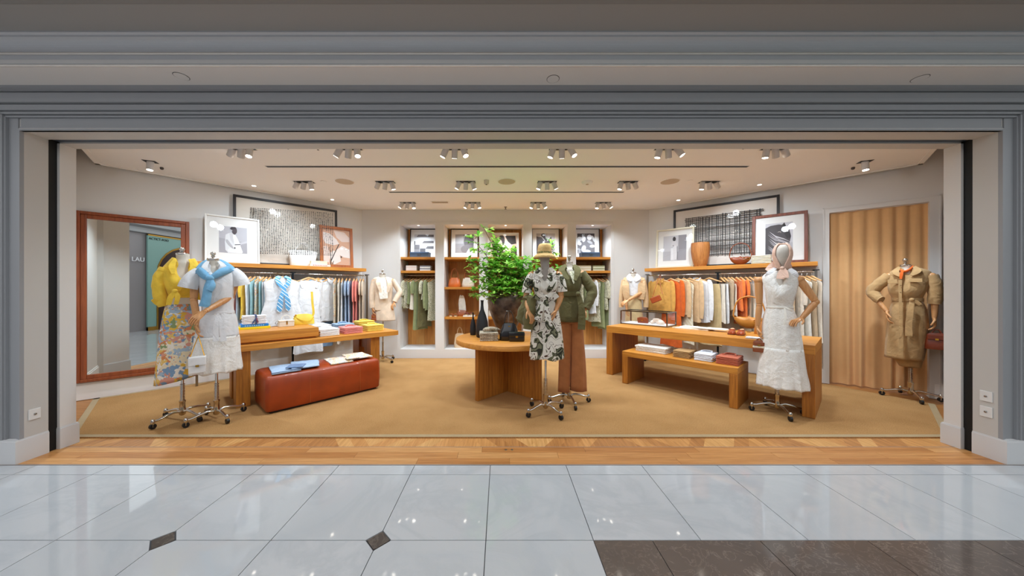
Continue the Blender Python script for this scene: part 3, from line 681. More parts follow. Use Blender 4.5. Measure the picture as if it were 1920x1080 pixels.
mirror('narrow glimpse of a tall mirror in a dark brown frame past the curtain', a + nrm*0.004 + uu*0.01, a + nrm*0.004 + uu*0.95, 0.19, 2.33, rzz, 0.085, wood('#6b2f18', '#46200f', 'z'), 'wall_mirror')

# ---- storefront on the far side of the mall (seen in the mirror)
t = thing('shop_facade', 'teal shop facade with a gold edged arch, reflected in the wood framed mirror', 'shopfront', (3.59, OP + 0.045, 0))
TEAL = paint('#7fa39c', 0.45); GOLD = paint('#b6893a', 0.35, 0.8)
def archpts(hw, z1, r_, n=12): return [(hw, 0)] + [(hw*math.cos(PI*k/n) , z1 + r_*math.sin(PI*k/n)) for k in range(n+1)] + [(-hw, 0)]
MB().box(-2.5, 2.5, 0, 0.05, 0, 3.08).build('wall_panel', TEAL, t)
MB().box(-2.5, 2.5, 0.0, 0.06, 3.05, 3.09).build('gold_edge', GOLD, t)
MB().box(-2.5, 2.5, 0.0, 0.06, 0.0, 0.12).build('gold_band', GOLD, t)
MB().prism([(a_ - 1.3, b_) for a_, b_ in archpts(0.95, 1.85, 0.95)], 0.05, 0.065, 'y').build('gold_arch', GOLD, t); MB().prism([(a_ - 1.3, b_) for a_, b_ in archpts(0.90, 1.85, 0.90)], 0.05, 0.075, 'y').build('dark_opening', wood('#3b1d12', '#23100a', 'z'), t)
def text(s, parent, loc, size, mat, mirror_=True, rot=(R(90), 0, PI)):
    cu = bpy.data.curves.new('lettering', 'FONT'); cu.body = s; cu.size = size; cu.extrude = 0.005; cu.align_x = 'CENTER'; cu.materials.append(mat)
    o = bpy.data.objects.new('lettering', cu); COL.objects.link(o); o.parent = parent; o.location = loc; o.rotation_euler = rot
    if mirror_: o.scale = (-1, 1, 1)
    dg = bpy.context.evaluated_depsgraph_get(); me = bpy.data.meshes.new_from_object(o.evaluated_get(dg)); o2 = bpy.data.objects.new('lettering', me); COL.objects.link(o2)
    o2.parent = parent; o2.location = loc; o2.rotation_euler = rot; o2.scale = o.scale; bpy.data.objects.remove(o); o2.name = 'lettering'
    return o2
text("ACTICT-FOO", t, (-2.18, 0.056, 2.93), 0.10, BLACK)
lt = thing('wall_sign', 'pale letters on grey stone reflected in the wood framed mirror', 'sign', (0.87, OP + 0.03, 2.2))
text("LAU", lt, (0, 0.01, 0), 0.19, paint('#e9e9ee', 0.5))

# ---- curtain in the doorway
o = thing('door_curtain', 'floor length tan pleated curtain filling the doorway', 'curtain', (c1.x, c1.y, 0), math.atan2(-u.y, -u.x))
L = (c0 - c1).length; n = 220; CUR = cloth('#dfae78', 0.9, var=0.03, wr=0.03)
rc = random.Random(4); kn = [0]
while kn[-1] < L: kn.append(kn[-1] + rc.choice([0.05, 0.07, 0.13, 0.16]))
def fold(x, zf):
    ph = 2*PI*x/0.118 + 1.1*math.sin(5.3*x) + .35*zf*math.sin(7*x + 2*zf)
    s_ = 0.5 + 0.5*math.sin(ph)
    return (0.020 + 0.026*zf)*(s_**(1.5 - .6*zf)) + 0.010*zf*math.sin(2.7*ph/2 + 1 + zf)
rings = []
for k, zf in enumerate([0, 0.04, 0.12, 0.22, 0.35, 0.48, 0.6, 0.72, 0.85, 1.0]):
    z = 2.415 - (2.40)*zf; f_ = [(L*j/n, fold(L*j/n, zf)) for j in range(n+1)]
    rings.append([(x, y, z) for x, y in f_] + [(x, y - 0.008, z) for x, y in reversed(f_)])
sgn = 1
mb = MB().loft(rings); cu_ = mb.build('cloth', CUR, o, smooth=True)
# doorway local +y must lie behind the wall plane
test = Matrix.Rotation(o.rotation_euler.z, 4, 'Z') @ Vector((0, 1, 0))
if test.xy.dot(n_in) < 0: cu_.location = (0, 0.05, 0)
else: cu_.scale = (1, -1, 1); cu_.location = (0, -0.05, 0)
cr_ = MB().tube([(0, 0, 2.40), (L, 0, 2.40)], 0.012, 8).build('rod', DARKMETAL, o, smooth=True); cr_.location = (0, cu_.location.y*3.4, 0)

# ---- niche shelves, rails
def niche_shelf(i, z, t_=0.045, yf=6.24):
    return MB().box(NC[i]-NW+0.001, NC[i]+NW-0.001, yf, 6.2+ND-0.006, z - t_, z).build('niche_shelf', OAK, bevel=0.0015)
nm = ['first', 'second', 'third', 'fourth', 'fifth']
for i in range(5):
    zs = [1.965, 1.70] if i in (0, 4) else [1.965, 1.38, 0.796]
    for k, z in enumerate(zs):
        tag(niche_shelf(i, z), 'oak shelf in the %s recess of the back wall, %s from top' % (nm[i], ['first', 'second', 'third'][k]), 'shelf', 'oak shelves in the recesses')
    if i in (0, 4):
        o = thing('hanging_rail', 'slim metal rail with clothes in the %s recess' % nm[i], 'rail', (NC[i], 6.44, 1.615), 0, 'recess rails')
        MB().tube([(-NW+0.002, 0, 0), (NW-0.002, 0, 0)], 0.009, 10).build('bar', paint('#cfc7ba', 0.25, 1.0), o, smooth=True)
        for s_ in (-1, 1): MB().tube([(s_*(NW-0.012), 0, 0), (s_*(NW-0.001), 0, 0)], 0.02, 12).build('flange', STEEL, o, smooth=True)
    # small light in the top of each recess
    t = thing('recess_light', 'small light at the top of the %s recess' % nm[i], 'light', (NC[i], 6.26, NT), 0, 'recess lights')
    MB().lathe([(0.022, -0.006), (0.024, 0)], 20).build('ring', WALL, t); MB().lathe([(0.016, -0.008), (0.016, -0.004)], 16).build('lens', LENS, t)
    spot((0, 0, -0.012), (0, 0.22, -1), SPOT_W*1.4, 125, 1.0, parent=t, r=0.03)
# art in the recesses
stair = [('#c9c6c6', rect(0, 1, 0, 1)), ('#6f6a6b', [(.1, .86), (.2, .98), (1, .98), (1, .86)]), ('#e3e1e1', rect(0, 1, .6, .82)), ('#6a6566', [(.4, .52), (.5, .65), (1, .65), (1, .52)]), ('#e6e4e4', rect(.3, 1, .38, .52)),
         ('#6a6566', [(.58, .22), (.68, .36), (1, .36), (1, .22)]), ('#736e6f', rect(0, .28, .2, .44)), ('#8a8586', rect(0, .28, .0, .2)), ('#5f5a5c', rect(.3, .58, 0, .24)), ('#dddada', rect(.6, 1, 0, .2)), ('#4e494a', rect(0, .05, .44, .64))]
def grey(seed):
    q = random.Random(seed); s_ = [('#8e8a8c', rect(0, 1, 0, 1))]
    for k in range(9): s_.append((q.choice(['#5a5557', '#b9b5b6', '#3d393b', '#d3d0d0', '#777375']), ell(q.random(), q.random(), q.uniform(.08, .35), q.uniform(.05, .25), 12, 0, q.random()*3)))
    return s_
half = [('#8b8788', rect(0, 1, 0, 1)), ('#a3a0a1', rect(0, .45, .5, 1)), ('#5b5658', ell(.75, .6, .28, .42)), ('#6e696b', ell(.7, .2, .4, .25)), ('#dcdada', [(.6, 0), (.75, .25), (.8, 0)]), ('#c9c6c6', [(.8, 0), (.9, .2), (1, 0)])]
abst = [('#d8c0ae', rect(0, 1, 0, 1)), ('#3a302c', ell(.2, .5, .14, .4)), ('#3a302c', ell(.42, .75, .12, .28)), ('#d8c0ae', ell(.36, .5, .09, .3)), ('#2f2723', [(.55, .98), (.95, .98), (.98, .6), (.8, .55), (.66, .7)]), ('#3a302c', ell(.9, .2, .13, .3)), ('#4a3e38', ell(.5, .1, .25, .12))]
rider = [('#b4b0b2', rect(0, 1, 0, 1)), ('#c4c0c2', rect(.6, 1, .5, 1)), ('#413b3e', [(0, .85), (.3, .8), (.45, .6), (.62, .62), (.8, .85), (.82, .7), (.95, .4), (.9, .2), (.6, 0), (0, 0)]), ('#2a2528', ell(.38, .9, .12, .1)), ('#b9a79f', ell(.37, .86, .05, .08)), ('#3b3437', [(.3, .85), (.42, .9), (.6, .65), (.5, .6)]), ('#dcd9d9', [(.36, .62), (.44, .6), (.42, .45), (.3, .4)])]
petals = [('#6d686a', rect(0, 1, 0, 1)), ('#4a4547', [(0, .7), (.5, 1), (1, .75), (1, 1), (0, 1)])]
q = random.Random(8)
for k in range(16): petals.append((q.choice(['#e5e2e2', '#cfcccc', '#f0eeee', '#a9a5a6']), ell(q.random(), q.random()*.85, q.uniform(.06, .16), q.uniform(.08, .2), 9, 0, q.random()*3)))
BK = 6.2 + ND - 0.06
picture('black framed black and white picture of stair shapes in the first recess', 'B', 768.5, 821, 428.5, 1.966, 0.08, 0.018, BLK, (0.07, 0.10), stair, back=BK, tilt=4, t=0.025)
picture('black framed grey portrait photo in the second recess', 'B', 844.5, 897, 428.5, 1.966, 0.08, 0.018, BLK, (0.08, 0.10), half, back=BK, tilt=4, t=0.025)
picture('white framed print of dark shapes on beige in the third recess', 'B', 916, 973, 436, 1.966, 0.08, 0.025, WHT, (0.02, 0.03), abst, back=BK, tilt=4, t=0.025)
picture('black framed photo of a figure on a dark horse in the fourth recess', 'B', 997, 1049.6, 427.5, 1.966, 0.08, 0.018, BLK, (0.08, 0.09), rider, back=BK, tilt=4, t=0.025)
picture('black framed photo of pale flowers in the fifth recess', 'B', 1073, 1125, 427.6, 1.966, 0.08, 0.018, BLK, (0.09, 0.09), petals, back=BK, tilt=4, t=0.025)

# ---- oak tables, bench, ottoman
def slab_table(label, A, B, depth, h, slab, legt, name, cat='table'):
    """waterfall table: A, B = front corners on the floor from the viewer's left to right"""
    A = Vector(A); B = Vector(B); wd = (B-A).length; rz = math.atan2(B.y-A.y, B.x-A.x)
    o = thing(name, label, cat, (A.x, A.y, FZ), rz)
    hh = h - FZ
    MB().box(0, wd, 0, depth, hh - slab, hh).build('table_top', OAK, o, bevel=0.003)
    for x in (0, wd - legt): MB().box(x, x + legt, 0, depth, 0, hh - slab).build('leg', OAKZ, o, bevel=0.003)
    return o
RT = slab_table('long oak table with thick slab legs carrying the glass case', FLP(1137, 702.5).xy, FLP(1528.5, 788.8).xy, 0.86, 0.767, 0.1, 0.1, 'slab_table')
RB = slab_table('low oak bench with folded clothes in front of the slab table', FLP(1166.5, 719.5).xy, FLP(1383, 770).xy, 0.52, 0.466, 0.07, 0.08, 'low_bench', 'bench')
A = Vector((-2.94, 3.568)); LTu = Vector((0.707, 0.707)); LTrz = math.atan2(0.707, 0.707)
LT = thing('display_table', 'oak display table with slab posts behind the leather ottoman', 'table', (A.x, A.y, FZ), LTrz)
MB().box(-0.22, 1.90, -0.05, 0.72, 0.71 - FZ - 0.066, 0.71 - FZ).build('table_top', OAK, LT, bevel=0.003)
for x in (-0.01, 1.50):
    for y in (0.0, 0.44): MB().box(x, x + 0.13, y, y + 0.24, 0, 0.71 - FZ - 0.066).build('leg', OAKZ, LT, bevel=0.003)
    MB().box(x + 0.03, x + 0.10, 0.24, 0.44, 0.44, 0.71 - FZ - 0.066).build('apron', OAKD, LT)
# riser box on the table
rs = thing('display_riser', 'oak riser box on the display table under books and bags', 'riser', (A.x, A.y, 0.71), LTrz)
MB().box(-0.12, 0.80, 0.06, 0.50, 0, 0.022).build('plinth', OAKD, rs); MB().box(-0.15, 0.83, 0.03, 0.53, 0.022, 0.135).build('box_top', OAK, rs, bevel=0.003)
# round table
T0 = Vector((0.084, 4.197))
rt = thing('round_table', 'round oak table with crossed panel legs carrying the plant pot', 'table', (T0.x, T0.y, FZ), 0)
MB().lathe([(0.655, 0.635), (0.665, 0.640), (0.665, 0.693), (0.660, 0.698)], 72).build('table_top', OAK, rt, smooth=True)
for k in range(4):
    a = PI/4 + k*PI/2 + R(1.5); MB().box(0.026, 0.54, -0.026, 0.026, 0, 0.635).build('leg_panel', OAKZ, rt, bevel=0.002, rz=a)
MB().box(-0.026, 0.026, -0.026, 0.026, 0, 0.635).build('leg_core', OAKZ, rt, rz=PI/4 + R(1.5))
# ottoman
A = FLP(498.8, 781.7).xy; B = FLP(712.7, 729.7).xy; ow = (B-A).length
ot = thing('leather_ottoman', 'long reddish brown leather ottoman with jeans and shirts on top', 'ottoman', (A.x, A.y, FZ), math.atan2(B.y-A.y, B.x-A.x))
LE = leather('#9e3a07', 0.42, 0.2)
nx, ny, nz = 26, 12, 9; Lx, Ly, Lz = ow, 0.56, 0.395
def rbox(mb, Lx, Ly, z0, z1, r, puff=0.006, n=8):
    """soft rounded box by lofting rounded rectangles"""
    rings = []
    def rr(ins, z):
        pts = []
        rad = max(r, 0.01); x0, x1, y0, y1 = ins, Lx-ins, ins, Ly-ins
        for (cx, cy, a0) in ((x1-rad, y1-rad, 0), (x0+rad, y1-rad, PI/2), (x0+rad, y0+rad, PI), (x1-rad, y0+rad, 1.5*PI)):
            for k in range(5): pts.append((cx + rad*math.cos(a0 + PI/2*k/4), cy + rad*math.sin(a0 + PI/2*k/4), z))
        return pts
    hgt = z1 - z0
    prof = [(r*0.5, 0), (r*0.15, r*0.15), (0, r*0.5), (-puff, hgt*0.35), (-puff, hgt*0.65), (0, hgt - r*0.9), (r*0.3, hgt - r*0.3), (r*0.9, hgt), (Ly*0.3, hgt + puff*1.4)]
    for ins, z in prof: rings.append(rr(ins, z0 + z))
    return mb.loft(rings)
MB().box(0.04, Lx-0.04, 0.04, Ly-0.04, 0, 0.02).build('plinth', BLACK, ot)
rbox(MB(), Lx, Ly, 0.018, 0.40, 0.04).build('cushion', LE, ot, smooth=True)
SEAM = leather('#b5622e', 0.5, 0.1)
for x in (Lx*0.33, Lx*0.785):
    MB().tube([(x, -0.0055, 0.035), (x, -0.0065, 0.14), (x, -0.0065, 0.27), (x, -0.001, 0.365), (x, 0.014, 0.391), (x, 0.05, 0.403), (x, Ly*0.3, 0.409), (x, Ly*0.7, 0.409), (x, Ly-0.05, 0.403)], 0.002, 6).build('seam', SEAM, ot, smooth=True)
# ================================================================ MANNEQUINS
def lerp(a, b, t): return a + (b-a)*t
def catmull(P_, n=4):
    """smooth a list of tuples"""
    out = []
    for i in range(len(P_)-1):
        p0, p1, p2, p3 = P_[max(i-1, 0)], P_[i], P_[i+1], P_[min(i+2, len(P_)-1)]
        for k in range(n):
            t = k/n
            out.append(tuple(0.5*((2*b) + (c-a)*t + (2*a-5*b+4*c-d)*t*t + (3*b-a-3*c+d)*t**3) for a, b, c, d in zip(p0, p1, p2, p3)))
    out.append(tuple(P_[-1])); return out
def ribbon(mb, path, widths, t=0.004, side=(1,0,0)):
    """flat band: rectangle swept along a path"""
    path = [Vector(p) for p in path]; L = len(path); sd0 = Vector(side)
    if not isinstance(widths, (list, tuple)): widths = [widths]*L
    rings = []
    for i, p in enumerate(path):
        tg = (path[min(i+1, L-1)] - path[max(i-1, 0)]).normalized(); sd = sd0 - tg*sd0.dot(tg)
        if sd.length < 1e-4: sd = Vector((0,1,0)) - tg*tg.y
        sd.normalize(); nn = tg.cross(sd); w_ = widths[i]/2
        rings.append([p + sd*w_ + nn*t/2, p - sd*w_ + nn*t/2, p - sd*w_ - nn*t/2, p + sd*w_ - nn*t/2])
    return mb.loft(rings)
WOODARM = wood('#d9a06a', '#c08550', 'z', 0.4); FORM = cloth('#d8cdbd', 0.9, var=0.04, wr=0.05)
def hand(mb, wrist, dr, palm_n, th_side, s=1.0, curl=0.6):
    """five fingers on a palm; dr = pointing direction, palm_n = where the palm faces, th_side = thumb side"""
    w_ = Vector(wrist); d = Vector(dr).normalized(); pn = Vector(palm_n); pn = (pn - d*pn.dot(d)).normalized(); ac = d.cross(pn)
    if ac.dot(Vector(th_side)) < 0: ac = -ac
    ac.normalize()
    rings = []
    for t, hw, ht in ((0, .021, .017), (.03, .03, .015), (.06, .038, .014), (.085, .040, .012), (.095, .036, .008)):
        c = w_ + d*t*s; rings.append([c + (ac*hw*math.cos(a) + pn*ht*math.sin(a))*s for a in [2*PI*k/12 for k in range(12)]])
    mb.loft(rings)
    for k, ln in enumerate((.070, .078, .074, .058)):
        b = w_ + (d*.088 + ac*(.029 - .0195*k))*s; d1 = (d + pn*curl*0.5).normalized(); d2 = (d + pn*curl*1.4).normalized(); d3 = (d*0.6 + pn*curl*2.2).normalized()
        p1 = b + d1*ln*.45*s; p2 = p1 + d2*ln*.32*s; p3 = p2 + d3*ln*.26*s
        mb.tube([b - d*.01*s, b, p1, p2, p3], [.0088*s, .009*s, .0085*s, .0078*s, .0055*s], 8)
    b = w_ + (d*.03 + ac*.030)*s; d1 = (d*.7 + ac*.6 + pn*.35).normalized(); d2 = (d + ac*.15 + pn*.5).normalized()
    p1 = b + d1*.034*s; p2 = p1 + d2*.03*s; mb.tube([b - ac*.012*s, b, p1, p2, p2 + d2*.012*s], [.012*s, .0115*s, .010*s, .009*s, .006*s], 8)
    return mb

class Man:
    def __init__(s, name, label, px, py, group='dressed mannequins', face=1.0, z0=None):
        g = FLP(px, py); s.x, s.d = g.x, g.y; s.z0 = FZ if z0 is None else z0; s.th = math.atan2(s.x, s.d); s.rz = -s.th*face
        s.c, s.s = math.cos(s.rz), math.sin(s.rz)
        s.o = thing(name, label, 'mannequin', (s.x, s.d, s.z0), s.rz, group)
    def q(s, px, py, dy=0.0):
        k = (px - CX)/F; lx = (k*(s.d + dy*s.c) - s.x + dy*s.s)/(s.c - k*s.s)
        y = s.d + lx*s.s + dy*s.c; return Vector((lx, dy, H - (py - CY)*y/F - s.z0))
    def rings(s, rows, n=40, ratio=0.66, cy=0.0, folds=0, amp=0.0, ph=0.0, grow=0.0, neck=None, smooth=4, tilt=0.0, jag=0.0, back=0.0):
        """rows: (py, pxL, pxR[, ratio[, cy]]) -> rings of local points"""
        full = [(r[0], r[1], r[2], r[3] if len(r) > 3 else ratio, r[4] if len(r) > 4 else cy) for r in rows]
        fine = catmull(full, smooth); out = []; L = len(fine)
        for i, (py, a, b, ra, c_) in enumerate(fine):
            A = s.q(a, py, c_); B = s.q(b, py, c_); cx = (A.x+B.x)/2; rx = abs(B.x-A.x)/2 + grow; ry = rx*ra; z = (A.z+B.z)/2; t_ = i/(L-1)
            ring = []
            for k in range(n):
                an = 2*PI*k/n; f_ = 1 + amp*(t_**1.3)*(math.sin(folds*an + ph) + 0.45*math.sin((folds*1.7)*an + ph*2.3 + t_*1.5))*0.7
                if folds: f_ += 0.012*math.sin(an*5 + t_*9 + ph)
                zz = z
                if neck and i < 4*smooth:
                    da = abs(((an - 1.5*PI) + PI) % (2*PI) - PI); zz -= neck[0]*math.exp(-(da/neck[1])**2)*(1 - i/(4*smooth))**1.2
                if i == L-1 or i == L-2:
                    zz += (tilt*math.cos(an) + jag*math.sin(folds*an*0.5 + ph))*(1 if i == L-1 else 0.5)
                ring.append((cx + rx*f_*math.cos(an), c_ + ry*f_*math.sin(an) + back*t_, zz))
            out.append(ring)
        return out
    def cloth(s, name, rows, mat, label=None, c0=False, c1=False, parent=None, **k):
        o = MB().loft(s.rings(rows, **k), c0, c1).build(name, mat, parent or s.o, smooth=True)
        m = o.modifiers.new('thick', 'SOLIDIFY'); m.thickness = 0.004; m.offset = -1
        if label: o['label'] = label
        return o
    def solid(s, name, rows, mat, **k):
        return MB().loft(s.rings(rows, **k), True, True).build(name, mat, s.o, smooth=True)
    def limb(s, name, pts, rads, mat, label=None, n=14, sm=4, wob=0.0, parent=None):
        P_ = [tuple(s.q(p[0], p[1], p[2] if len(p) > 2 else 0)) + (r,) for p, r in zip(pts, rads)]
        fine = catmull(P_, sm); mb = MB(); rr = [f[3]*(1 + wob*math.sin(i*2.1)) for i, f in enumerate(fine)]
        mb.tube([f[:3] for f in fine], rr, n); o = mb.build(name, mat, parent or s.o, smooth=True)
        if label: o['label'] = label
        return o
    def arm(s, sh, el, wr, hd, palm=(0,-1,0), thumb=(1,0,0), r=1.0, hs=1.0, curl=0.6):
        """jointed wooden arm; sh, el, wr, hd are (px, py, dy)"""
        S, E, W, Hd = [s.q(*p) for p in (sh, el, wr, hd)]
        mb = MB(); mb.sphere(S, .042*r, 16, 16); mb.tube([S, lerp(S, E, .15), lerp(S, E, .5), lerp(S, E, .93)], [.036*r, .037*r, .036*r, .029*r], 14)
        mb.sphere(E, .029*r, 12, 8); mb.tube([lerp(E, W, .06), lerp(E, W, .25), lerp(E, W, .7), lerp(E, W, .97)], [.027*r, .030*r, .026*r, .021*r], 14); mb.sphere(W, .020*r, 10, 8)
        a = mb.build('arm', WOODARM, s.o, smooth=True)
        hand(MB(), W, Hd - W, palm, thumb, hs, curl).build('hand', WOODARM, a, smooth=True)
        return Hd
    def neckcap(s, px, py_top, py_plate, wpx):
        T = s.q(px, py_top); Pp = s.q(px, py_plate); h = T.z - Pp.z; r = abs(s.q(px + wpx/2, py_plate).x - Pp.x)
        mb = MB().lathe([(r*0.96, -0.006), (r, 0), (r, 0.008), (r*0.9, 0.014), (0.012, 0.016), (0.009, h*0.28), (0.018, h*0.40), (0.018, h*0.46), (0.011, h*0.52), (0.021, h*0.64), (0.023, h*0.76), (0.019, h*0.90), (0.008, h)], 20, c=(Pp.x, 0, Pp.z))
        return mb.build('neck_finial', CHROME, s.o, smooth=True)
    def stand(s, top_py, rot=0.4, r=0.235, spring=True):
        zt = s.q(s.px0, top_py).z if hasattr(s, 'px0') else s.zat(top_py)
        MB().tube([(0,0,.05), (0,0,zt)], 0.0125, 12).build('pole', CHROME, s.o, smooth=True)
        if spring:
            mb = MB()
            for k in range(11): mb.tube([(0.016*math.cos(a), 0.016*math.sin(a), 0.20 + k*0.016) for a in [2*PI*j/12 for j in range(13)]], 0.005, 6, False)
            mb.build('spring', CHROME, s.o, smooth=True)
        MB().lathe([(0.016, 0.045), (0.026, 0.055), (0.028, 0.10), (0.024, 0.115), (0.022, 0.17), (0.026, 0.18), (0.026, 0.195), (0.016, 0.20)], 18).build('hub', paint('#c9b79c', 0.2, 1.0), s.o, smooth=True)
        for k in range(4):
            a = rot + k*PI/2; ux, uy = math.cos(a), math.sin(a)
            pts = [(0.02*ux, 0.02*uy, 0.085), (0.07*ux, 0.07*uy, 0.098), (0.13*ux, 0.13*uy, 0.088), (0.19*ux, 0.19*uy, 0.070), (r*ux, r*uy, 0.068)]
            lg = MB().tube(pts, [.013, .013, .012, .011, .011], 10).build('leg', CHROME, s.o, smooth=True)
            mb = MB(); mb.lathe([(0.012, 0.045), (0.017, 0.055), (0.017, 0.078), (0.010, 0.090)], 12, c=(r*ux, r*uy, 0)); mb.box(r*ux - .004, r*ux + .004, r*uy - .012, r*uy + .012, 0.02, 0.05)
            mb.build('caster_fork', CHROME, lg, smooth=True)
            vx, vy = -uy, ux
            MB().tube([(r*ux - .011*vx, r*uy - .011*vy, .026), (r*ux + .011*vx, r*uy + .011*vy, .026)], 0.026, 16).build('caster_wheel', BLACK, lg, smooth=True)
    def zat(s, py): return H - (py - CY)*s.d/F - s.z0
    def band(s, name, row, h_px, mat, grow=0.006, ratio=0.66, cy=0.0, label=None):
        py, a, b = row[:3]
        return s.cloth(name, [(py - h_px/2, a, b), (py, a, b), (py + h_px/2, a, b)], mat, label, ratio=ratio, cy=cy, grow=grow, smooth=2)
    def strip(s, name, pts, wpx, mat, t=0.004, label=None, parent=None):
        P_ = catmull([tuple(s.q(*p)) + (w_*s.d/F*s.c,) for p, w_ in zip(pts, wpx)], 4)
        o = ribbon(MB(), [p[:3] for p in P_], [p[3] for p in P_], t).build(name, mat, parent or s.o, smooth=False, bevel=0.001)
        if label: o['label'] = label
        return o
    def lump(s, name, px, py, dy, rx, ry, rz, mat, parent=None):
        p = s.q(px, py, dy); return MB().sphere(p, 1, 14, 10, rx, ry, rz).build(name, mat, parent or s.o, smooth=True)

FLORAL = prn('floral', [(0, '#7f9dbb'), (.18, '#e9d9b8'), (.3, '#e6b84a'), (.42, '#d99a86'), (.52, '#efe6d8'), (.62, '#d98a5a'), (.72, '#a9bccb'), (.85, '#8a9a6a'), (.93, '#e8c06a')], 17, 2.2, kind='cells')
FLORAL2 = prn('floral soft', [(0, '#e8dccb'), (.3, '#e9c27a'), (.42, '#c9d3d6'), (.55, '#e9a98a'), (.66, '#efe4d4'), (.8, '#9fb6c4'), (.9, '#e6cf9a')], 34, 1.5, kind='cells')
LEAFPRINT = prn('leaf', [(0, '#e6e0d3'), (.44, '#e6e0d3'), (.455, '#4a2c1c'), (.475, '#e6e0d3'), (.56, '#6e6f55'), (.60, '#33332a'), (.66, '#7d7d63'), (.72, '#2c2c26'), (.80, '#a4552e')], 8.5, 1.0, 1.0)
SAFARI = prn('safari', [(0, '#8a8a62'), (.36, '#d9d2b8'), (.5, '#8f8f6c'), (.58, '#e6e0cc'), (.68, '#6d7050'), (.78, '#cdc4a4')], 22, 2.0, 3.0)
LACE = prn('lace', [(0, '#dcd6cc'), (.45, '#f3f0ea'), (.55, '#e2dcd2'), (.65, '#f6f3ee')], 30, 2.5, 3.0, interp='LINEAR', wr=0.5)
YEL = cloth('#f2c945', wr=0.5); WHITE = cloth('#e4e3e3', var=0.05, wr=0.4); BLUEK = cloth('#79aecf', wr=0.4); BEIGE = cloth('#e4ccb2', wr=0.2); OLIVE = cloth('#6c6540', wr=0.45)
TROUS = cloth('#ac6c3e', wr=0.15); TAN = cloth('#d9b488', wr=0.3); LINEN = cloth('#bd9868', wr=0.4); BLUSH = cloth('#e3bda8', wr=0.5); IVORY = cloth('#efe9dd', wr=0.3); KHAKI = cloth('#cdb384', wr=0.2)
RUST = cloth('#d9621f', wr=0.3)

# --- yellow tied blouse and long floral skirt
m = Man('mannequin', 'headless mannequin in a tied yellow blouse and long floral skirt', 342, 789); M1 = m
m.solid('form', [(476, 329, 356, .9), (488, 329, 357, .9), (496, 318, 366, .6), (508, 312, 372, .55), (530, 313, 369, .72, -.02), (548, 318, 364, .75), (570, 312, 366, .7)], FORM)
m.neckcap(341.5, 464, 477, 25)
m.stand(600, 0.55)
m.cloth('skirt', [(548, 317, 364), (560, 313, 365), (590, 305, 367), (630, 298, 369), (670, 293, 371), (712, 288, 372)], FLORAL, 'long floral print skirt', folds=7, amp=0.07, ratio=.62, tilt=0.03)
bl = m.cloth('blouse', [(484, 322, 366, .8, .01), (494, 312, 372, .62, .01), (506, 303, 379, .58), (526, 304, 377, .72, -.02), (541, 309, 372, .78, -.02), (553, 313, 367, .74), (558, 314, 366, .70)], YEL, 'yellow blouse tied at the waist', folds=11, amp=0.05, neck=(0.20, 0.42), n=56)
for pts in ([(329, 486, -.05), (322, 500, -.09), (325, 514, -.115)], [(356, 486, -.05), (362, 500, -.09), (352, 516, -.12)]):
    m.strip('collar', pts, (6, 12, 6), YEL, .008, parent=bl)
m.limb('sleeve', [(309, 503, 0), (300, 520, -.01), (298, 543, -.02), (303, 566, -.03), (306, 574, -.03)], [.040, .050, .050, .048, .034], YEL, wob=.05)
m.limb('sleeve', [(372, 504, .02), (378, 520, .03), (377, 545, .04), (372, 562, .04)], [.040, .046, .046, .036], YEL, wob=.05)
m.strip('cuff', [(303, 570, -.05), (294, 567, -.06), (285, 562, -.07)], (16, 12, 5), YEL, .012)
m.lump('knot', 328, 546, -.135, .022, .02, .022, YEL)
m.strip('tie_tail', [(328, 546, -.14), (333, 556, -.15), (330, 571, -.15)], (6, 10, 8), YEL, .008); m.strip('tie_tail', [(328, 547, -.14), (320, 557, -.15), (316, 572, -.15)], (6, 11, 9), YEL, .008)

# --- white shirt dress with a pale blue sweater over the shoulders
m = Man('mannequin', 'headless mannequin in a white shirt dress with a light blue sweater over the shoulders', 406, 788); M2 = m
m.solid('form', [(486, 388, 412, .9), (498, 388, 412, .9), (505, 378, 426, .6), (515, 372, 434, .55), (540, 375, 432, .7), (570, 380, 428, .7), (600, 374, 436, .7)], FORM)
m.neckcap(399.5, 472, 487, 24)
m.stand(640, 0.35)
dr = m.cloth('dress', [(494, 385, 419, .85, .01), (502, 374, 432, .62, .01), (512, 368, 442, .58), (530, 371, 441, .70, -.01), (555, 375, 440, .74), (580, 378, 438, .72), (600, 371, 444, .72), (632, 364, 448, .72)], WHITE, 'white button-front shirt dress', folds=9, amp=0.05, neck=(.10, .35), n=56)
m.cloth('hem_ruffle', [(630, 363, 449, .74), (650, 361, 451, .74), (675, 358, 452, .74), (696, 356, 454, .74)], LACE, 'gathered white hem with scalloped edge', folds=14, amp=0.10, jag=.008, parent=dr, n=64)
for pts in ([(390, 490, -.04), (384, 501, -.08), (393, 510, -.10)], [(410, 490, -.04), (418, 499, -.08), (408, 511, -.10)]): m.strip('collar', pts, (6, 11, 5), WHITE, .008, parent=dr)
for k in range(5): m.lump('button', 403, 590 + k*14, -.165 - k*.006, .006, .003, .006, paint('#e9e4da', .4), parent=dr)
m.limb('sleeve', [(374, 508, 0), (364, 518, -.01), (356, 530, -.02), (352, 540, -.02)], [.045, .062, .072, .076], WHITE, sm=3)
m.limb('sleeve', [(436, 507, 0), (444, 516, -.01), (450, 526, -.02), (453, 535, -.02)], [.045, .062, .072, .078], WHITE, sm=3)
m.arm((367, 516, 0), (363, 562, 0), (371, 606, -.04), (372, 630, -.05), palm=(1, -.3, 0), thumb=(0, -1, 0), curl=.9)
m.arm((444, 515, 0), (434, 556, -.02), (384, 584, -.22), (368, 596, -.24), palm=(0, .6, -.8), thumb=(0, -.3, 1), curl=.5)
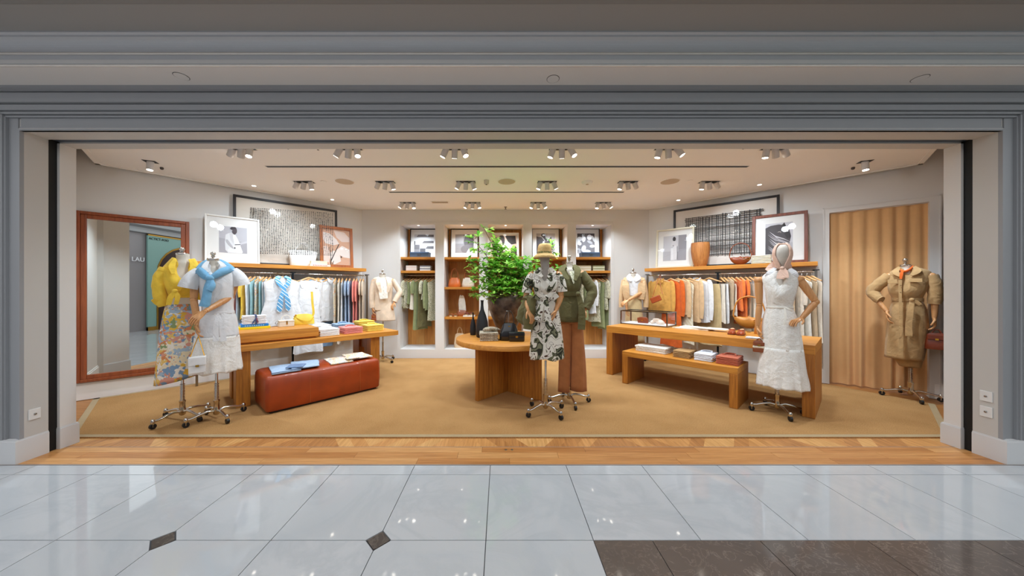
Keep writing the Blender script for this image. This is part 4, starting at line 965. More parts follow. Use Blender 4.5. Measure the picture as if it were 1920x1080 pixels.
sw = m.limb('sweater', [(372, 516, -.05), (378, 503, .02), (392, 494, .085), (412, 494, .085), (430, 504, .02), (437, 512, -.03)], [.034, .040, .045, .045, .042, .036], BLUEK, 'light blue knit sweater draped over the shoulders')
m.limb('sweater_sleeve', [(376, 507, -.06), (384, 517, -.11), (392, 522, -.14)], [.040, .036, .022], BLUEK, parent=sw); m.limb('sweater_sleeve', [(428, 505, -.05), (412, 512, -.11), (396, 521, -.14)], [.040, .036, .022], BLUEK, parent=sw)
m.lump('sweater_knot', 393, 522, -.15, .035, .03, .032, BLUEK, parent=sw)
m.limb('sweater_sleeve', [(393, 525, -.15), (390, 540, -.165), (387, 560, -.17), (383, 575, -.17)], [.022, .033, .036, .042], BLUEK, parent=sw); m.limb('sweater_sleeve', [(396, 525, -.15), (397, 536, -.17), (391, 545, -.18)], [.020, .030, .030], BLUEK, parent=sw)
be = m.band('belt', (586, 377, 439), 5, WHITE, ratio=.72)
for x0, x1 in ((404, 405), (412, 419)): m.strip('belt_tail', [(408, 588, -.17), (lerp(x0, x1, .5), 610, -.19), (x1, 640, -.2)], (4, 9, 12), WHITE, .004, parent=be)

# --- beige shorts suit near the recesses
m = Man('mannequin', 'headless mannequin in a beige shorts suit beside the first recess', 718, 679.5); M3 = m
m.solid('form', [(515, 711, 723, .9), (522, 711, 723, .9), (526, 703, 731, .6), (545, 704, 731, .65), (560, 707, 730, .65)], FORM)
m.neckcap(717, 505, 514, 12); m.stand(600, 0.7)
m.cloth('shorts', [(560, 708, 732), (575, 705, 737), (590, 704, 740), (601, 705, 741)], BEIGE, 'beige pleated shorts', folds=6, amp=.05, ratio=.6)
m.cloth('waistcoat', [(530, 708, 728, .6, -.02), (540, 707, 729, .66, -.02), (553, 709, 729, .66, -.02), (561, 710, 729, .62, -.02)], IVORY, 'pale buttoned waistcoat', c0=True, folds=0)
jk = m.cloth('jacket', [(519, 708, 727, .8, .02), (523, 699, 736, .6, .02), (535, 700, 737, .6, .01), (552, 702, 736, .64, .01), (570, 701, 734, .66, .01), (582, 701, 733, .66, .01)], BEIGE, 'open beige blazer', folds=4, amp=.03, neck=(.06, .5))
m.strip('front_opening', [(717, 524, -.125), (718, 538, -.145), (719, 552, -.15), (720, 560, -.148)], (13, 15, 16, 14), IVORY, .006, label='cream waistcoat front')
for pts in ([(711, 520, -.05), (709, 530, -.14), (714, 548, -.152)], [(725, 520, -.05), (730, 530, -.14), (727, 548, -.15)]): m.strip('lapel', pts, (5, 8, 4), BEIGE, .008, parent=jk)
for k in range(3): m.lump('button', 719, 538 + k*7, -.155, .006, .003, .006, paint('#cdb79c', .4))
m.limb('sleeve', [(701, 526, 0), (698, 545, 0), (697, 562, -.01), (698, 577, -.01)], [.045, .05, .046, .045], BEIGE); m.arm((701, 528, 0), (698, 552, 0), (698.5, 575, 0), (699, 584, -.01), palm=(1, 0, 0), thumb=(0, -1, 0))
m.limb('sleeve', [(736, 525, 0), (744, 538, 0), (749, 548, -.01), (744, 558, -.04), (740, 566, -.06)], [.045, .05, .052, .048, .046], BEIGE); m.arm((737, 527, 0), (748, 548, 0), (739.5, 566, -.06), (736, 573, -.08), palm=(0, 0, -1), thumb=(0, -1, 0))

# --- leaf print wrap dress with a straw hat
m = Man('mannequin', 'mannequin with a head in a belted leaf print dress', 1023, 776); M4 = m
m.solid('form', [(466, 1014, 1028, .9), (473, 1010, 1032, 1.0), (484, 1011, 1031, 1.05), (491, 1013, 1030, 1.0), (497, 1013.5, 1030, .95), (506, 1013, 1031, .9), (512, 1004, 1040, .6), (525, 1000, 1045, .6), (545, 1004, 1042, .68), (560, 1008, 1038, .65)], cloth('#a59d94', wr=.03))
m.stand(676, 0.72)
dr = m.cloth('dress', [(504, 1010, 1034, .85, .01), (510, 999, 1044, .62, .01), (520, 996, 1047, .6), (537, 999, 1046, .72, -.02), (553, 1003, 1042, .70), (562, 1004, 1041, .66), (580, 999, 1046, .68), (610, 997, 1051, .7), (645, 995, 1055, .72), (671, 993, 1057, .74)], LEAFPRINT, 'leaf print belted shirt dress', folds=9, amp=.09, neck=(.13, .3), n=64, jag=.01)
for pts in ([(1013, 502, -.04), (1008, 511, -.09), (1017, 519, -.12)], [(1031, 502, -.04), (1037, 511, -.09), (1027, 519, -.12)]): m.strip('collar', pts, (5, 10, 5), LEAFPRINT, .008, parent=dr)
be = m.band('belt', (558, 1004, 1042), 8, LEAFPRINT, ratio=.68, grow=.008)
m.lump('knot', 1024, 557, -.15, .03, .022, .024, LEAFPRINT, parent=be)
for pts in ([(1024, 559, -.16), (1014, 575, -.175), (1008, 600, -.18)], [(1024, 559, -.16), (1026, 585, -.18), (1030, 618, -.19)], [(1025, 557, -.16), (1036, 552, -.16), (1043, 560, -.15)], [(1023, 557, -.16), (1012, 552, -.16), (1005, 561, -.15)]): m.strip('belt_tail', pts, (5, 10, 13), LEAFPRINT, .006, parent=be)
m.limb('sleeve', [(1000, 514, 0), (993, 526, 0), (989, 540, 0), (988, 549, 0)], [.046, .052, .054, .055], LEAFPRINT, sm=3); m.limb('sleeve', [(1044, 514, 0), (1050, 526, 0), (1053, 540, 0), (1054, 547, 0)], [.046, .052, .055, .056], LEAFPRINT, sm=3)
m.arm((997, 516, 0), (986, 556, 0), (990, 580, -.12), (995, 590, -.14), palm=(0, 0, -1), thumb=(0, -1, 0)); m.arm((1047, 516, 0), (1052, 556, 0), (1043, 580, -.06), (1040, 590, -.08), palm=(-1, 0, 0), thumb=(0, -1, 0))
hat = thing('straw_hat', 'straw bucket hat with a drooping brim on the leaf print mannequin', 'hat', m.o.location + Vector((0, 0, 0)), m.rz)
STRAW = prn('straw', [(0, '#c99a56'), (.4, '#e3bf80'), (.5, '#d3a864'), (.7, '#ecd09a')], 60, 1.0, 2.0, interp='LINEAR', wr=.3)
c = m.q(1021, 478); hr = abs(m.q(1034.5, 478).x - c.x); mb = MB(); zb = m.q(1021, 477).z; zt = m.q(1021, 456.5).z; hh = zt - zb
mb.lathe([(hr*1.62, -.035*1.2), (hr*1.35, -.012), (hr*1.06, 0.004), (hr*1.0, hh*.12), (hr*.98, hh*.45), (hr*.90, hh*.75), (hr*.72, hh*.93), (hr*.35, hh*.995), (.004, hh)], 36, c=(c.x, -.01, zb), caps=False)
ho = mb.build('crown_and_brim', STRAW, hat, smooth=True); sm_ = ho.modifiers.new('thick', 'SOLIDIFY'); sm_.thickness = .003
mb = MB().lathe([(hr*1.07, 0.006), (hr*1.03, hh*.12), (hr*1.02, hh*.22)], 36, c=(c.x, -.01, zb), caps=False); mb.build('hat_band', prn('hat band', [(0, '#b9a46a'), (.45, '#7a7a4a'), (.6, '#c98a5a'), (.7, '#d9bf8a')], 20, 1.0), hat, smooth=True)

# --- olive belted jacket with wide brown trousers
m = Man('mannequin', 'headless mannequin in an olive belted jacket and brown wide trousers', 1067, 757); M5 = m
m.solid('form', [(493, 1061, 1075, .9), (502, 1061, 1075, .9), (508, 1052, 1084, .6), (525, 1050, 1086, .6), (545, 1053, 1083, .68), (565, 1056, 1082, .65), (600, 1052, 1088, .6)], FORM)
m.neckcap(1067.5, 478, 493, 13); m.stand(640, 0.3)
LW = (1046, 1072); mbt = []
tr = m.cloth('trouser_leg', [(590, 1051, 1072, .8), (625, 1049, 1072, .8), (680, 1047.5, 1071, .75), (734, 1046, 1070, .72)], TROUS, 'wide brown trouser leg', folds=4, amp=.08, tilt=0)
m.cloth('trouser_leg', [(590, 1070, 1091, .8), (625, 1070.5, 1094, .8), (680, 1070.5, 1098, .75), (732, 1070.5, 1100, .72)], TROUS, 'wide brown trouser leg', folds=4, amp=.08, ph=1)
m.solid('trouser_seat', [(578, 1052, 1088, .6), (592, 1051, 1091, .62), (606, 1052, 1090, .55)], TROUS)
jk = m.cloth('jacket', [(500, 1058, 1078, .85, .01), (507, 1049, 1090, .62, .01), (520, 1046, 1092, .6), (537, 1048, 1090, .7, -.01), (551, 1051, 1086, .68), (575, 1048, 1088, .68), (603, 1046, 1089, .66)], OLIVE, 'olive utility jacket', folds=6, amp=.05, neck=(.10, .35), n=56)
m.strip('shirt_front', [(1072, 508, -.09), (1074, 520, -.125), (1076, 532, -.145)], (9, 6, 2), SAFARI, .006, label='patterned shirt front')
for pts in ([(1061, 497, -.04), (1053, 507, -.09), (1066, 524, -.14)], [(1076, 497, -.04), (1083, 507, -.10), (1078, 526, -.14)]): m.strip('collar', pts, (6, 12, 5), OLIVE, .010, parent=jk)
m.strip('pocket_flap', [(1084, 512, -.115), (1084, 519, -.12)], (13, 13), OLIVE, .008, parent=jk); m.strip('pocket_flap', [(1057, 520, -.13), (1056, 526, -.135)], (11, 11), OLIVE, .008, parent=jk); m.strip('pocket', [(1061, 566, -.145), (1061, 594, -.15)], (20, 20), OLIVE, .008, parent=jk)
be = m.band('belt', (551, 1050, 1087), 9, OLIVE, ratio=.68, grow=.009)
m.strip('belt_tail', [(1084, 551, -.12), (1090, 575, -.14), (1091, 600, -.145), (1090, 618, -.145)], (8, 11, 13, 13), OLIVE, .006, parent=be); m.lump('knot', 1084, 551, -.125, .026, .02, .028, OLIVE, parent=be)
m.limb('sleeve', [(1090, 512, 0), (1100, 527, 0), (1110, 545, 0), (1106, 561, -.03), (1098, 578, -.06)], [.052, .060, .062, .056, .050], OLIVE, wob=.05); m.arm((1091, 514, 0), (1109, 546, 0), (1097, 580, -.06), (1092, 588, -.08), palm=(0, 0, -1), thumb=(0, -1, 0))
m.limb('sleeve', [(1050, 512, 0), (1046, 530, .02), (1044, 550, .03), (1044, 570, .02)], [.05, .056, .052, .045], OLIVE, wob=.05)

# --- tan cardigan near the fifth recess
m = Man('mannequin', 'headless mannequin in a tan cardigan, white shirt and khaki skirt behind the glass case', 1188, 679.5); M6 = m
m.solid('form', [(513, 1181, 1194, .9), (521, 1181, 1194, .9), (526, 1174, 1202, .6), (545, 1176, 1201, .65), (560, 1178, 1199, .65)], FORM)
m.neckcap(1187, 503, 512, 12); m.stand(640, 0.6)
m.cloth('skirt', [(548, 1177, 1200, .66), (565, 1174, 1203, .66), (600, 1172, 1206, .66), (642, 1170, 1209, .66)], KHAKI, 'khaki plaid skirt', folds=7, amp=.04)
m.cloth('shirt', [(517, 1179, 1196, .85), (523, 1174, 1203, .6), (540, 1176, 1202, .66, -.01), (555, 1177, 1200, .66, -.01)], WHITE, 'white collared shirt', neck=(.05, .35), folds=4, amp=.02)
for pts in ([(1182, 514, -.03), (1178, 521, -.08), (1184, 527, -.1)], [(1193, 514, -.03), (1198, 521, -.08), (1191, 527, -.1)]): m.strip('collar', pts, (4, 7, 4), WHITE, .008)
for s_, pts in ((-1, [(1174, 521, .0), (1173, 535, -.07), (1174, 550, -.08), (1176, 561, -.07)]), (1, [(1204, 521, .0), (1203, 535, -.07), (1203, 550, -.08), (1202, 561, -.07)])): m.strip('cardigan_front', pts, (9, 13, 13, 11), TAN, .02, label='open tan cardigan front')
m.cloth('cardigan', [(519, 1176, 1200, .7, .03), (523, 1170, 1207, .55, .04), (540, 1169, 1208, .55, .04), (562, 1171, 1207, .55, .04)], TAN, 'open tan cardigan', folds=5, amp=.03)
m.limb('sleeve', [(1170, 525, 0), (1167, 545, 0), (1165, 562, 0), (1165, 576, 0)], [.045, .05, .045, .042], TAN); m.limb('sleeve', [(1206, 525, 0), (1209, 545, 0), (1211, 562, 0), (1211, 576, 0)], [.045, .05, .045, .042], TAN)
m.arm((1203, 530, -.02), (1204, 548, -.06), (1178, 563, -.20), (1171, 567, -.22), palm=(0, .5, -.8), thumb=(0, 0, 1)); m.arm((1172, 530, 0), (1172, 560, -.04), (1175, 577, -.12), (1175, 586, -.14), palm=(1, 0, 0), thumb=(0, -1, 0))

# --- white lace dress with head scarf
m = Man('mannequin', 'mannequin in an ivory lace dress with a blush scarf round its head', 1457, 776); M7 = m
m.solid('form', [(459, 1463, 1474, .9), (464, 1455, 1480, .95, .0), (474, 1451.5, 1483, 1.0), (486, 1453, 1481, 1.02), (495, 1458, 1477, 1.0), (500, 1461, 1475, .9), (508, 1458, 1476, .9), (515, 1440, 1490, .6), (530, 1433, 1497, .58), (550, 1437, 1492, .7), (575, 1441, 1484, .7), (600, 1434, 1494, .7)], cloth('#c9c0b4', wr=.03))
m.stand(735, 0.45)
dr = m.cloth('dress', [(507, 1448, 1484, .8, .01), (513, 1434, 1494, .62, .01), (522, 1428, 1499, .58), (545, 1434, 1495, .74, -.02), (562, 1436, 1490, .74, -.01), (576, 1437, 1487, .70), (600, 1430, 1496, .72), (640, 1428, 1504, .74), (655, 1427, 1506, .74)], LACE, 'sleeveless ivory lace midi dress', folds=9, amp=.06, neck=(.20, .25), n=64)
m.cloth('hem_tier', [(652, 1426, 1507, .74), (680, 1423, 1511, .76), (705, 1420, 1515, .78), (724, 1418, 1518, .8)], LACE, 'gathered lower tier of the dress', folds=13, amp=.09, n=72, parent=dr, jag=.006)
for pts in ([(1454, 503, -.02), (1443, 512, -.05), (1437, 520, -.04)], [(1481, 504, -.02), (1489, 512, -.05), (1494, 520, -.04)]): m.strip('collar', pts, (7, 12, 8), WHITE, .010, parent=dr)
be = m.band('belt', (576, 1437, 1487), 3.5, IVORY, ratio=.71)
m.strip('belt_tail', [(1471, 577, -.165), (1473, 592, -.18), (1471, 610, -.19)], (3, 4, 4), IVORY, .005, parent=be); m.strip('belt_tail', [(1472, 576, -.165), (1480, 580, -.17), (1486, 584, -.165)], (3, 3, 3), IVORY, .005, parent=be)
m.arm((1422, 526, 0), (1424, 572, 0), (1420, 612, -.02), (1424, 634, -.03), palm=(1, 0, 0), thumb=(0, -1, 0), curl=.9); m.arm((1499, 524, 0), (1530, 566, .02), (1503, 597, -.02), (1493, 601, -.08), palm=(0, 0, -1), thumb=(0, -1, 0))
mb = MB(); c = m.q(1467, 477); hr = abs(m.q(1484, 477).x - c.x); hz = m.q(1467, 457).z - m.q(1467, 477).z
rings = []                                               # scarf hood: shell round the back of the head, open at the face
for i in range(12):
    t_ = i/11; z = c.z + hz*1.04 - t_*(hz*2.5); rr = hr*1.10*math.sqrt(max(0.02, 1 - ((t_ - .40)/.43)**2)) if t_ < .40 else hr*(1.10 - .62*((t_ - .40)/.60)**1.6); op = 44 if t_ < .45 else 44 - 40*(t_ - .45)/.55
    rings.append([(c.x + rr*math.cos(a), rr*1.05*math.sin(a) + .012, z) for a in [R(-90 + op) + R(360 - 2*op)*k/28 for k in range(29)]])
hd = MB().loft(rings, False, False, closed=False).build('head_scarf', BLUSH, m.o, smooth=True); hd['label'] = 'blush pink silk head scarf'; sd = hd.modifiers.new('thick', 'SOLIDIFY'); sd.thickness = .008; sd.offset = 1
m.lump('scarf_knot', 1467, 503, -.075, .022, .018, .02, BLUSH, parent=hd)
for pts, wd in (([(1467, 503, -.08), (1465, 512, -.10), (1463, 523, -.12)], (5, 13, 15)), ([(1470, 503, -.08), (1473, 512, -.10), (1473, 521, -.12)], (5, 10, 12)), ([(1456, 492, .03), (1446, 501, .02), (1437, 507, .0)], (14, 16, 8)), ([(1477, 494, .03), (1480, 499, .02), (1482, 503, .0)], (8, 10, 5))): m.strip('scarf_tail', pts, wd, BLUSH, .005, parent=hd)

# --- tan linen shirt dress before the curtain
m = Man('mannequin', 'headless mannequin in a tan linen shirt dress in front of the curtain', 1707, 749); M8 = m
m.solid('form', [(498, 1687, 1711, .9), (506, 1687, 1711, .9), (512, 1674, 1730, .6), (530, 1668, 1738, .6), (555, 1676, 1730, .68), (590, 1672, 1738, .7)], FORM)
m.neckcap(1697, 484, 498, 24); m.stand(690, 0.35)
dr = m.cloth('dress', [(502, 1682, 1722, .85, .01), (509, 1668, 1744, .62, .01), (520, 1664, 1746, .60), (545, 1665, 1738, .74, -.02), (562, 1673, 1730, .72), (580, 1668, 1738, .72), (615, 1662, 1742, .74), (645, 1659, 1738, .74), (672, 1658, 1732, .74)], LINEN, 'tan linen belted shirt dress', folds=7, amp=.05, neck=(.08, .3), n=56)
m.cloth('back_hem', [(640, 1668, 1735, .66, .03), (665, 1670, 1733, .62, .04), (688, 1686, 1727, .55, .05)], LINEN, 'longer back hem', folds=5, amp=.04, parent=dr)
m.strip('placket', [(1688, 525, -.13), (1688, 560, -.15), (1689, 610, -.175), (1689, 668, -.19)], (7, 6, 7, 8), LINEN, .006, parent=dr)
for py_ in (535, 548, 580, 596, 612, 628, 644): m.lump('button', 1688.5, py_, -.148 - max(0, py_-560)*.00042, .005, .003, .005, paint('#8d6d45', .4), parent=dr)
for pts in ([(1687, 501, -.04), (1679, 510, -.09), (1688, 518, -.115)], [(1714, 500, -.04), (1721, 508, -.09), (1708, 516, -.115)]): m.strip('collar', pts, (7, 14, 7), LINEN, .010, parent=dr)
m.strip('pocket_flap', [(1673, 524, -.12), (1673, 531, -.13)], (18, 18), LINEN, .008, parent=dr); m.strip('pocket_flap', [(1717, 522, -.12), (1717, 529, -.13)], (24, 24), LINEN, .008, parent=dr)
be = m.band('belt', (562, 1673, 1731), 6, LINEN, ratio=.72, grow=.007)
m.strip('belt_tail', [(1710, 563, -.15), (1707, 585, -.17), (1704, 608, -.175), (1704, 630, -.18)], (9, 12, 13, 14), LINEN, .006, parent=be); m.strip('belt_tail', [(1711, 562, -.15), (1718, 566, -.15), (1726, 572, -.145)], (6, 9, 8), LINEN, .006, parent=be); m.lump('knot', 1710, 562, -.15, .022, .018, .022, LINEN, parent=be)
m.limb('sleeve', [(1668, 516, 0), (1652, 530, 0), (1636, 546, 0), (1645, 559, -.04), (1652, 563, -.06)], [.052, .062, .062, .054, .048], LINEN, wob=.05)
m.arm((1668, 518, 0), (1634, 549, 0), (1663, 584, -.10), (1664, 596, -.12), palm=(1, 0, 0), thumb=(0, -1, 0))
m.limb('sleeve', [(1746, 516, 0), (1752, 532, 0), (1754, 552, 0), (1752, 570, 0)], [.052, .060, .058, .056], LINEN, wob=.05)
m.arm((1746, 518, 0), (1753, 560, 0), (1752, 596, -.02), (1754, 618, -.03), palm=(-1, 0, 0), thumb=(0, -1, 0), curl=.9)
ns = m.limb('neck_scarf', [(1686, 503, -.02), (1690, 507, -.07), (1697, 509, -.085), (1706, 505, -.07), (1712, 499, -.03)], [.008, .012, .014, .012, .008], RUST, 'orange neck scarf'); m.strip('scarf_tail', [(1692, 508, -.09), (1690, 515, -.12), (1689, 523, -.135)], (5, 7, 5), RUST, .006, parent=ns)
# ================================================================ HANGING CLOTHES
ORD = 'first second third fourth fifth sixth seventh eighth ninth tenth eleventh twelfth thirteenth fourteenth fifteenth sixteenth seventeenth eighteenth nineteenth twentieth twenty-first twenty-second twenty-third twenty-fourth twenty-fifth twenty-sixth'.split()
HANGW = wood('#e3b27c', '#c99258', 'x', 0.4); HOOK = paint('#b9b4ac', 0.25, 1.0)
rh = random.Random(21)
def garment(kind, mat, length, wd, label, parent_loc, rz, group, sleeves=None, ph=0.0, thick=0.035, name=None, front=0.0, strap=False, flare=1.0, folds=7, amp=0.16, mat2=None, collar=False, clip=False, yaw_=0.0):
    """clothes on a hanger; local x = shoulder line, local z = 0 at the rail"""
    o = thing(name or 'hanging_' + kind, label, 'clothes', parent_loc, rz, group)
    y0 = -front
    if front: MB().tube([(0, -0.0115, -0.011), (0, y0 - 0.02, -0.011)], 0.005, 8).build('faceout_arm', CHROME, o, smooth=True)
    # hanger
    hw = wd*0.5 - 0.02
    hg = MB().tube([(-hw, y0, -0.145), (-hw*0.55, y0, -0.118), (-0.03, y0, -0.088), (0, y0, -0.08), (0.03, y0, -0.088), (hw*0.55, y0, -0.118), (hw, y0, -0.145)], [.008, .012, .014, .014, .014, .012, .008], 8).build('hanger', HANGW, o, smooth=True)
    hx, hy = (math.sin(-yaw_), math.cos(-yaw_)) if not front else (1, 0); hx, hy = (math.sin(yaw_), math.cos(yaw_)) if not front else (1, 0); cz = -0.0142 if not front else -0.0205
    MB().tube([(hx*a_, y0 + hy*a_, z_) for a_, z_ in ((0, -.078), (0, -.055), (.014, -.036), (.0165, cz - .004), (.0165, cz + .006), (.010, cz + .0145), (0, cz + .0175), (-.010, cz + .0145), (-.0165, cz + .004), (-.0165, cz - .004))], 0.0022, 6).build('hook', HOOK, hg, smooth=True)
    n = 36; rings = []
    if clip:
        top = -0.175; prof = [(0, .36), (.12, .40), (.5, .44*flare), (1, .47*flare)]
    elif strap:
        top = -0.125; prof = [(0, .30), (.05, .34), (.18, .40), (.30, .42), (.42, .37), (.6, .44*flare), (1, .52*flare)]
    else:
        top = -0.088; prof = [(0, .12), (.03, .26), (.085, .46), (.13, .50), (.30, .47), (.5, .46), (.75, .48*flare), (1, .52*flare)]
    fine = catmull(prof, 4)
    for t, k in fine:
        z = top - t*length; rx = wd*k; ry = thick*(0.55 + 0.45*min(1, t*4)) if not clip else thick
        ring = []
        for j in range(n):
            a = 2*PI*j/n; f_ = 1 + (amp*t)*(math.sin(folds*a + ph) + .5*math.sin(folds*1.63*a + 2*ph + 2*t)); sx = math.copysign(abs(math.cos(a))**0.8, math.cos(a))
            ring.append((rx*sx*(1 + .15*(f_-1)), y0 + ry*math.sin(a)*(1 + 1.3*(f_-1)) + .003*math.sin(6*t + ph + 3*math.cos(a)), z + (0.01*math.sin(3*a + ph) if t > .97 else 0)))
        rings.append(ring)
    body = MB().loft(rings, True, True).build('garment_body', mat, o, smooth=True)
    if strap:
        mb = MB()
        for s_ in (-1, 1): ribbon(mb, [(s_*wd*.25, y0, -.128), (s_*wd*.27, y0 - .012, -.118), (s_*wd*.30, y0, -.14), (s_*wd*.28, y0 - thick*.6, -.19), (s_*wd*.24, y0 - thick*.8, -.24)], .03, .006)
        mb.build('shoulder_strap', mat, o)
    if sleeves:
        for s_ in (-1, 1):
            L = sleeves*rh.uniform(.95, 1.03); x = s_*wd*.46
            yk = 0 if thick < .018 and not front else 1; pts = [(x*.9, y0, -.135), (x*1.08, y0 + .005*yk, -.17), (x*1.16, y0 - .01*yk, -.17 - L*.4), (x*1.17, y0 - .02*yk, -.17 - L*.75), (x*1.14, y0 - .025*yk, -.17 - L)]
            r_ = .046 if L > .3 else .052; sfl = .8 if (front or thick > .02) else .34
            MB().tube(catmull(pts, 3), [q_[0] for q_ in catmull([(.03,), (r_,), (r_*1.05,), (r_*1.0,), (r_*.8,)], 3)], 12, flat=sfl).build('sleeve', mat2 or mat, o, smooth=True)
    if collar:
        mb = MB()
        for s_ in (-1, 1): ribbon(mb, [(s_*.02, y0 + .03, -.078), (s_*.065, y0 - .005, -.085), (s_*.05, y0 - .045, -.125), (s_*.012, y0 - .05, -.15)], [.03, .045, .05, .02], .006, (0, 0, 1))
        mb.build('collar', mat2 or mat, o)
    return o
CORAL = cloth('#f08a7c', wr=.3); PALEBL = cloth('#b9cbd9', wr=.3); GREYBL = cloth('#a9b6c4', wr=.2); AQUA = cloth('#a5d0d4', wr=.3); DENIM = cloth('#7f9fc4', wr=.2); CREAM = cloth('#efe4d2', wr=.3)
BLUEPR = prn('blue sprig', [(0, '#6f8fb5'), (.4, '#c9d6e6'), (.5, '#5c7da8'), (.6, '#dfe6ee')], 60, 1.0, 2.0); BEIGEPR = cloth('#dcc6ac', wr=.3); MUSTARD = cloth('#d8a04e', wr=.3); SAGE = cloth('#8d9468', wr=.3); KNITC = prn('knit', [(0, '#e9dcc0'), (.5, '#d8c8a4'), (.6, '#efe6d0')], 8, .5, 1.0, kind='wave', interp='LINEAR')
ORANGE = cloth('#ea7a34', wr=.3); TAUPE = cloth('#c9b08f', wr=.2); LTBLUE = cloth('#9cc3de', wr=.4)
def on_rail(side, px, yaw):
    p = wp(side, px, 0.27); return (p.x, p.y, RAILZ + 0.011), wrz(side) + R(yaw)
LG = 'clothes hanging on the rack under the dotted picture'
LR = [ # px, kind, material, length, yaw, what, options
 (443, 'dress', CORAL, .92, 66, 'coral dress', dict(sleeves=.22)), (452, 'dress', GREYBL, .98, 68, 'grey blue dress', dict()), (461, 'tee', YEL, .60, 66, 'yellow top', dict(sleeves=.2)), (470, 'dress', WHITE, .95, 66, 'white dress', dict()),
 (478, 'dress', AQUA, .85, 66, 'aqua dress', dict()), (487, 'dress', FLORAL2, .92, 64, 'floral dress with pale collar', dict(collar=True)), (494, 'tee', AQUA, .7, 66, 'pale aqua blouse', dict()), (500, 'dress', WHITE, .8, 66, 'white blouse dress', dict()), (507, 'shirt', PALEBL, .72, 66, 'pale blue shirt', dict(sleeves=.45)),
 (516, 'dress', WHITE, .9, 66, 'white pleated dress', dict()), (531, 'tee', YEL, .6, 66, 'pale yellow top', dict()), (537, 'tee', CREAM, .66, 66, 'cream top', dict()), (544, 'shirt', AQUA, .72, 66, 'mint shirt with long sleeves', dict(sleeves=.5)),
 (586, 'sweater', BLUEK, .6, 26, 'blue knit sweater', dict(sleeves=.5)), (597, 'dress', FLORAL, 1.15, 28, 'floral print dress', dict(flare=1.1)), (606, 'dress', DENIM, 1.16, 30, 'blue denim dress', dict(sleeves=.4)), (618, 'shirt', WHITE, .72, 34, 'white shirt with long sleeves', dict(sleeves=.55, collar=True)),
 (629, 'dress', FLORAL2, .95, 64, 'pale floral dress', dict()), (636, 'dress', CREAM, 1.12, 66, 'cream ruffled dress', dict()), (642, 'dress', WHITE, 1.0, 66, 'white ruffled dress', dict()), (650, 'dress', BLUEPR, .95, 64, 'blue sprigged dress', dict(sleeves=.2)), (656, 'dress', BLUEPR, .95, 64, 'blue sprigged dress with sash', dict(sleeves=.2)),
 (664, 'dress', CORAL, .95, 64, 'coral pink dress', dict(sleeves=.3)), (669, 'dress', CORAL, .95, 64, 'coral pink dress with tied sleeves', dict(sleeves=.3)), (676, 'dress', BEIGEPR, .92, 64, 'beige dress', dict(sleeves=.2)), (681, 'dress', BEIGEPR, .9, 64, 'beige dress at the rack end', dict(sleeves=.2))]
for i, (px, kd, mt, ln, yaw, what, op) in enumerate(LR):
    loc, rz = on_rail('L', px, yaw)
    garment(kd, mt, ln, .40 if yaw > 45 else .42, '%s, %s from the mirror under the dotted picture' % (what, ORD[i]), loc, rz, LG, ph=i*1.3, thick=.015 if yaw > 45 else .016, yaw_=R(yaw), **op)
loc, rz = on_rail('L', 519, 4)
bl = garment('blouse', WHITE, .72, .46, 'white sleeveless blouse facing out with a striped blue scarf', loc, rz, LG, front=.30, flare=1.15, amp=.28, folds=9)
STRIPE = prn('striped scarf', [(0, '#5f9fcb'), (.45, '#eef3f6'), (.75, '#5f9fcb')], 5.0, 0.3, 1.0, kind='wave')
scf = MB(); 
ribbon(scf, catmull([(-.03, -.30, -.07), (-.075, -.34, -.10), (-.06, -.365, -.17), (0, -.375, -.25)], 4), .055, .008, (1, 0, 0)); ribbon(scf, catmull([(.03, -.30, -.07), (.075, -.34, -.10), (.06, -.365, -.17), (0, -.375, -.25)], 4), .055, .008, (1, 0, 0))
ribbon(scf, catmull([(0, -.375, -.25), (-.03, -.385, -.36), (-.05, -.385, -.48), (-.06, -.38, -.60)], 4), [.035, .035, .04, .045, .05, .055, .06, .065, .07, .07, .07, .06, .02], .006); ribbon(scf, catmull([(0, -.375, -.25), (.03, -.385, -.36), (.05, -.385, -.46), (.055, -.38, -.58)], 4), [.035, .035, .04, .045, .05, .055, .06, .065, .07, .07, .07, .06, .02], .006)
x_ = scf.build('neck_scarf', STRIPE, bl); x_['label'] = 'blue and white striped scarf tied at the neck'
loc, rz = on_rail('L', 571.5, 2)
garment('dress', WHITE, 1.15, .40, 'white sleeveless dress with straps facing out beside the centre post', loc, rz, LG, front=.22, strap=True, amp=.26, folds=9, name='hanging_dress')
RG = 'clothes hanging on the rack under the horse picture'
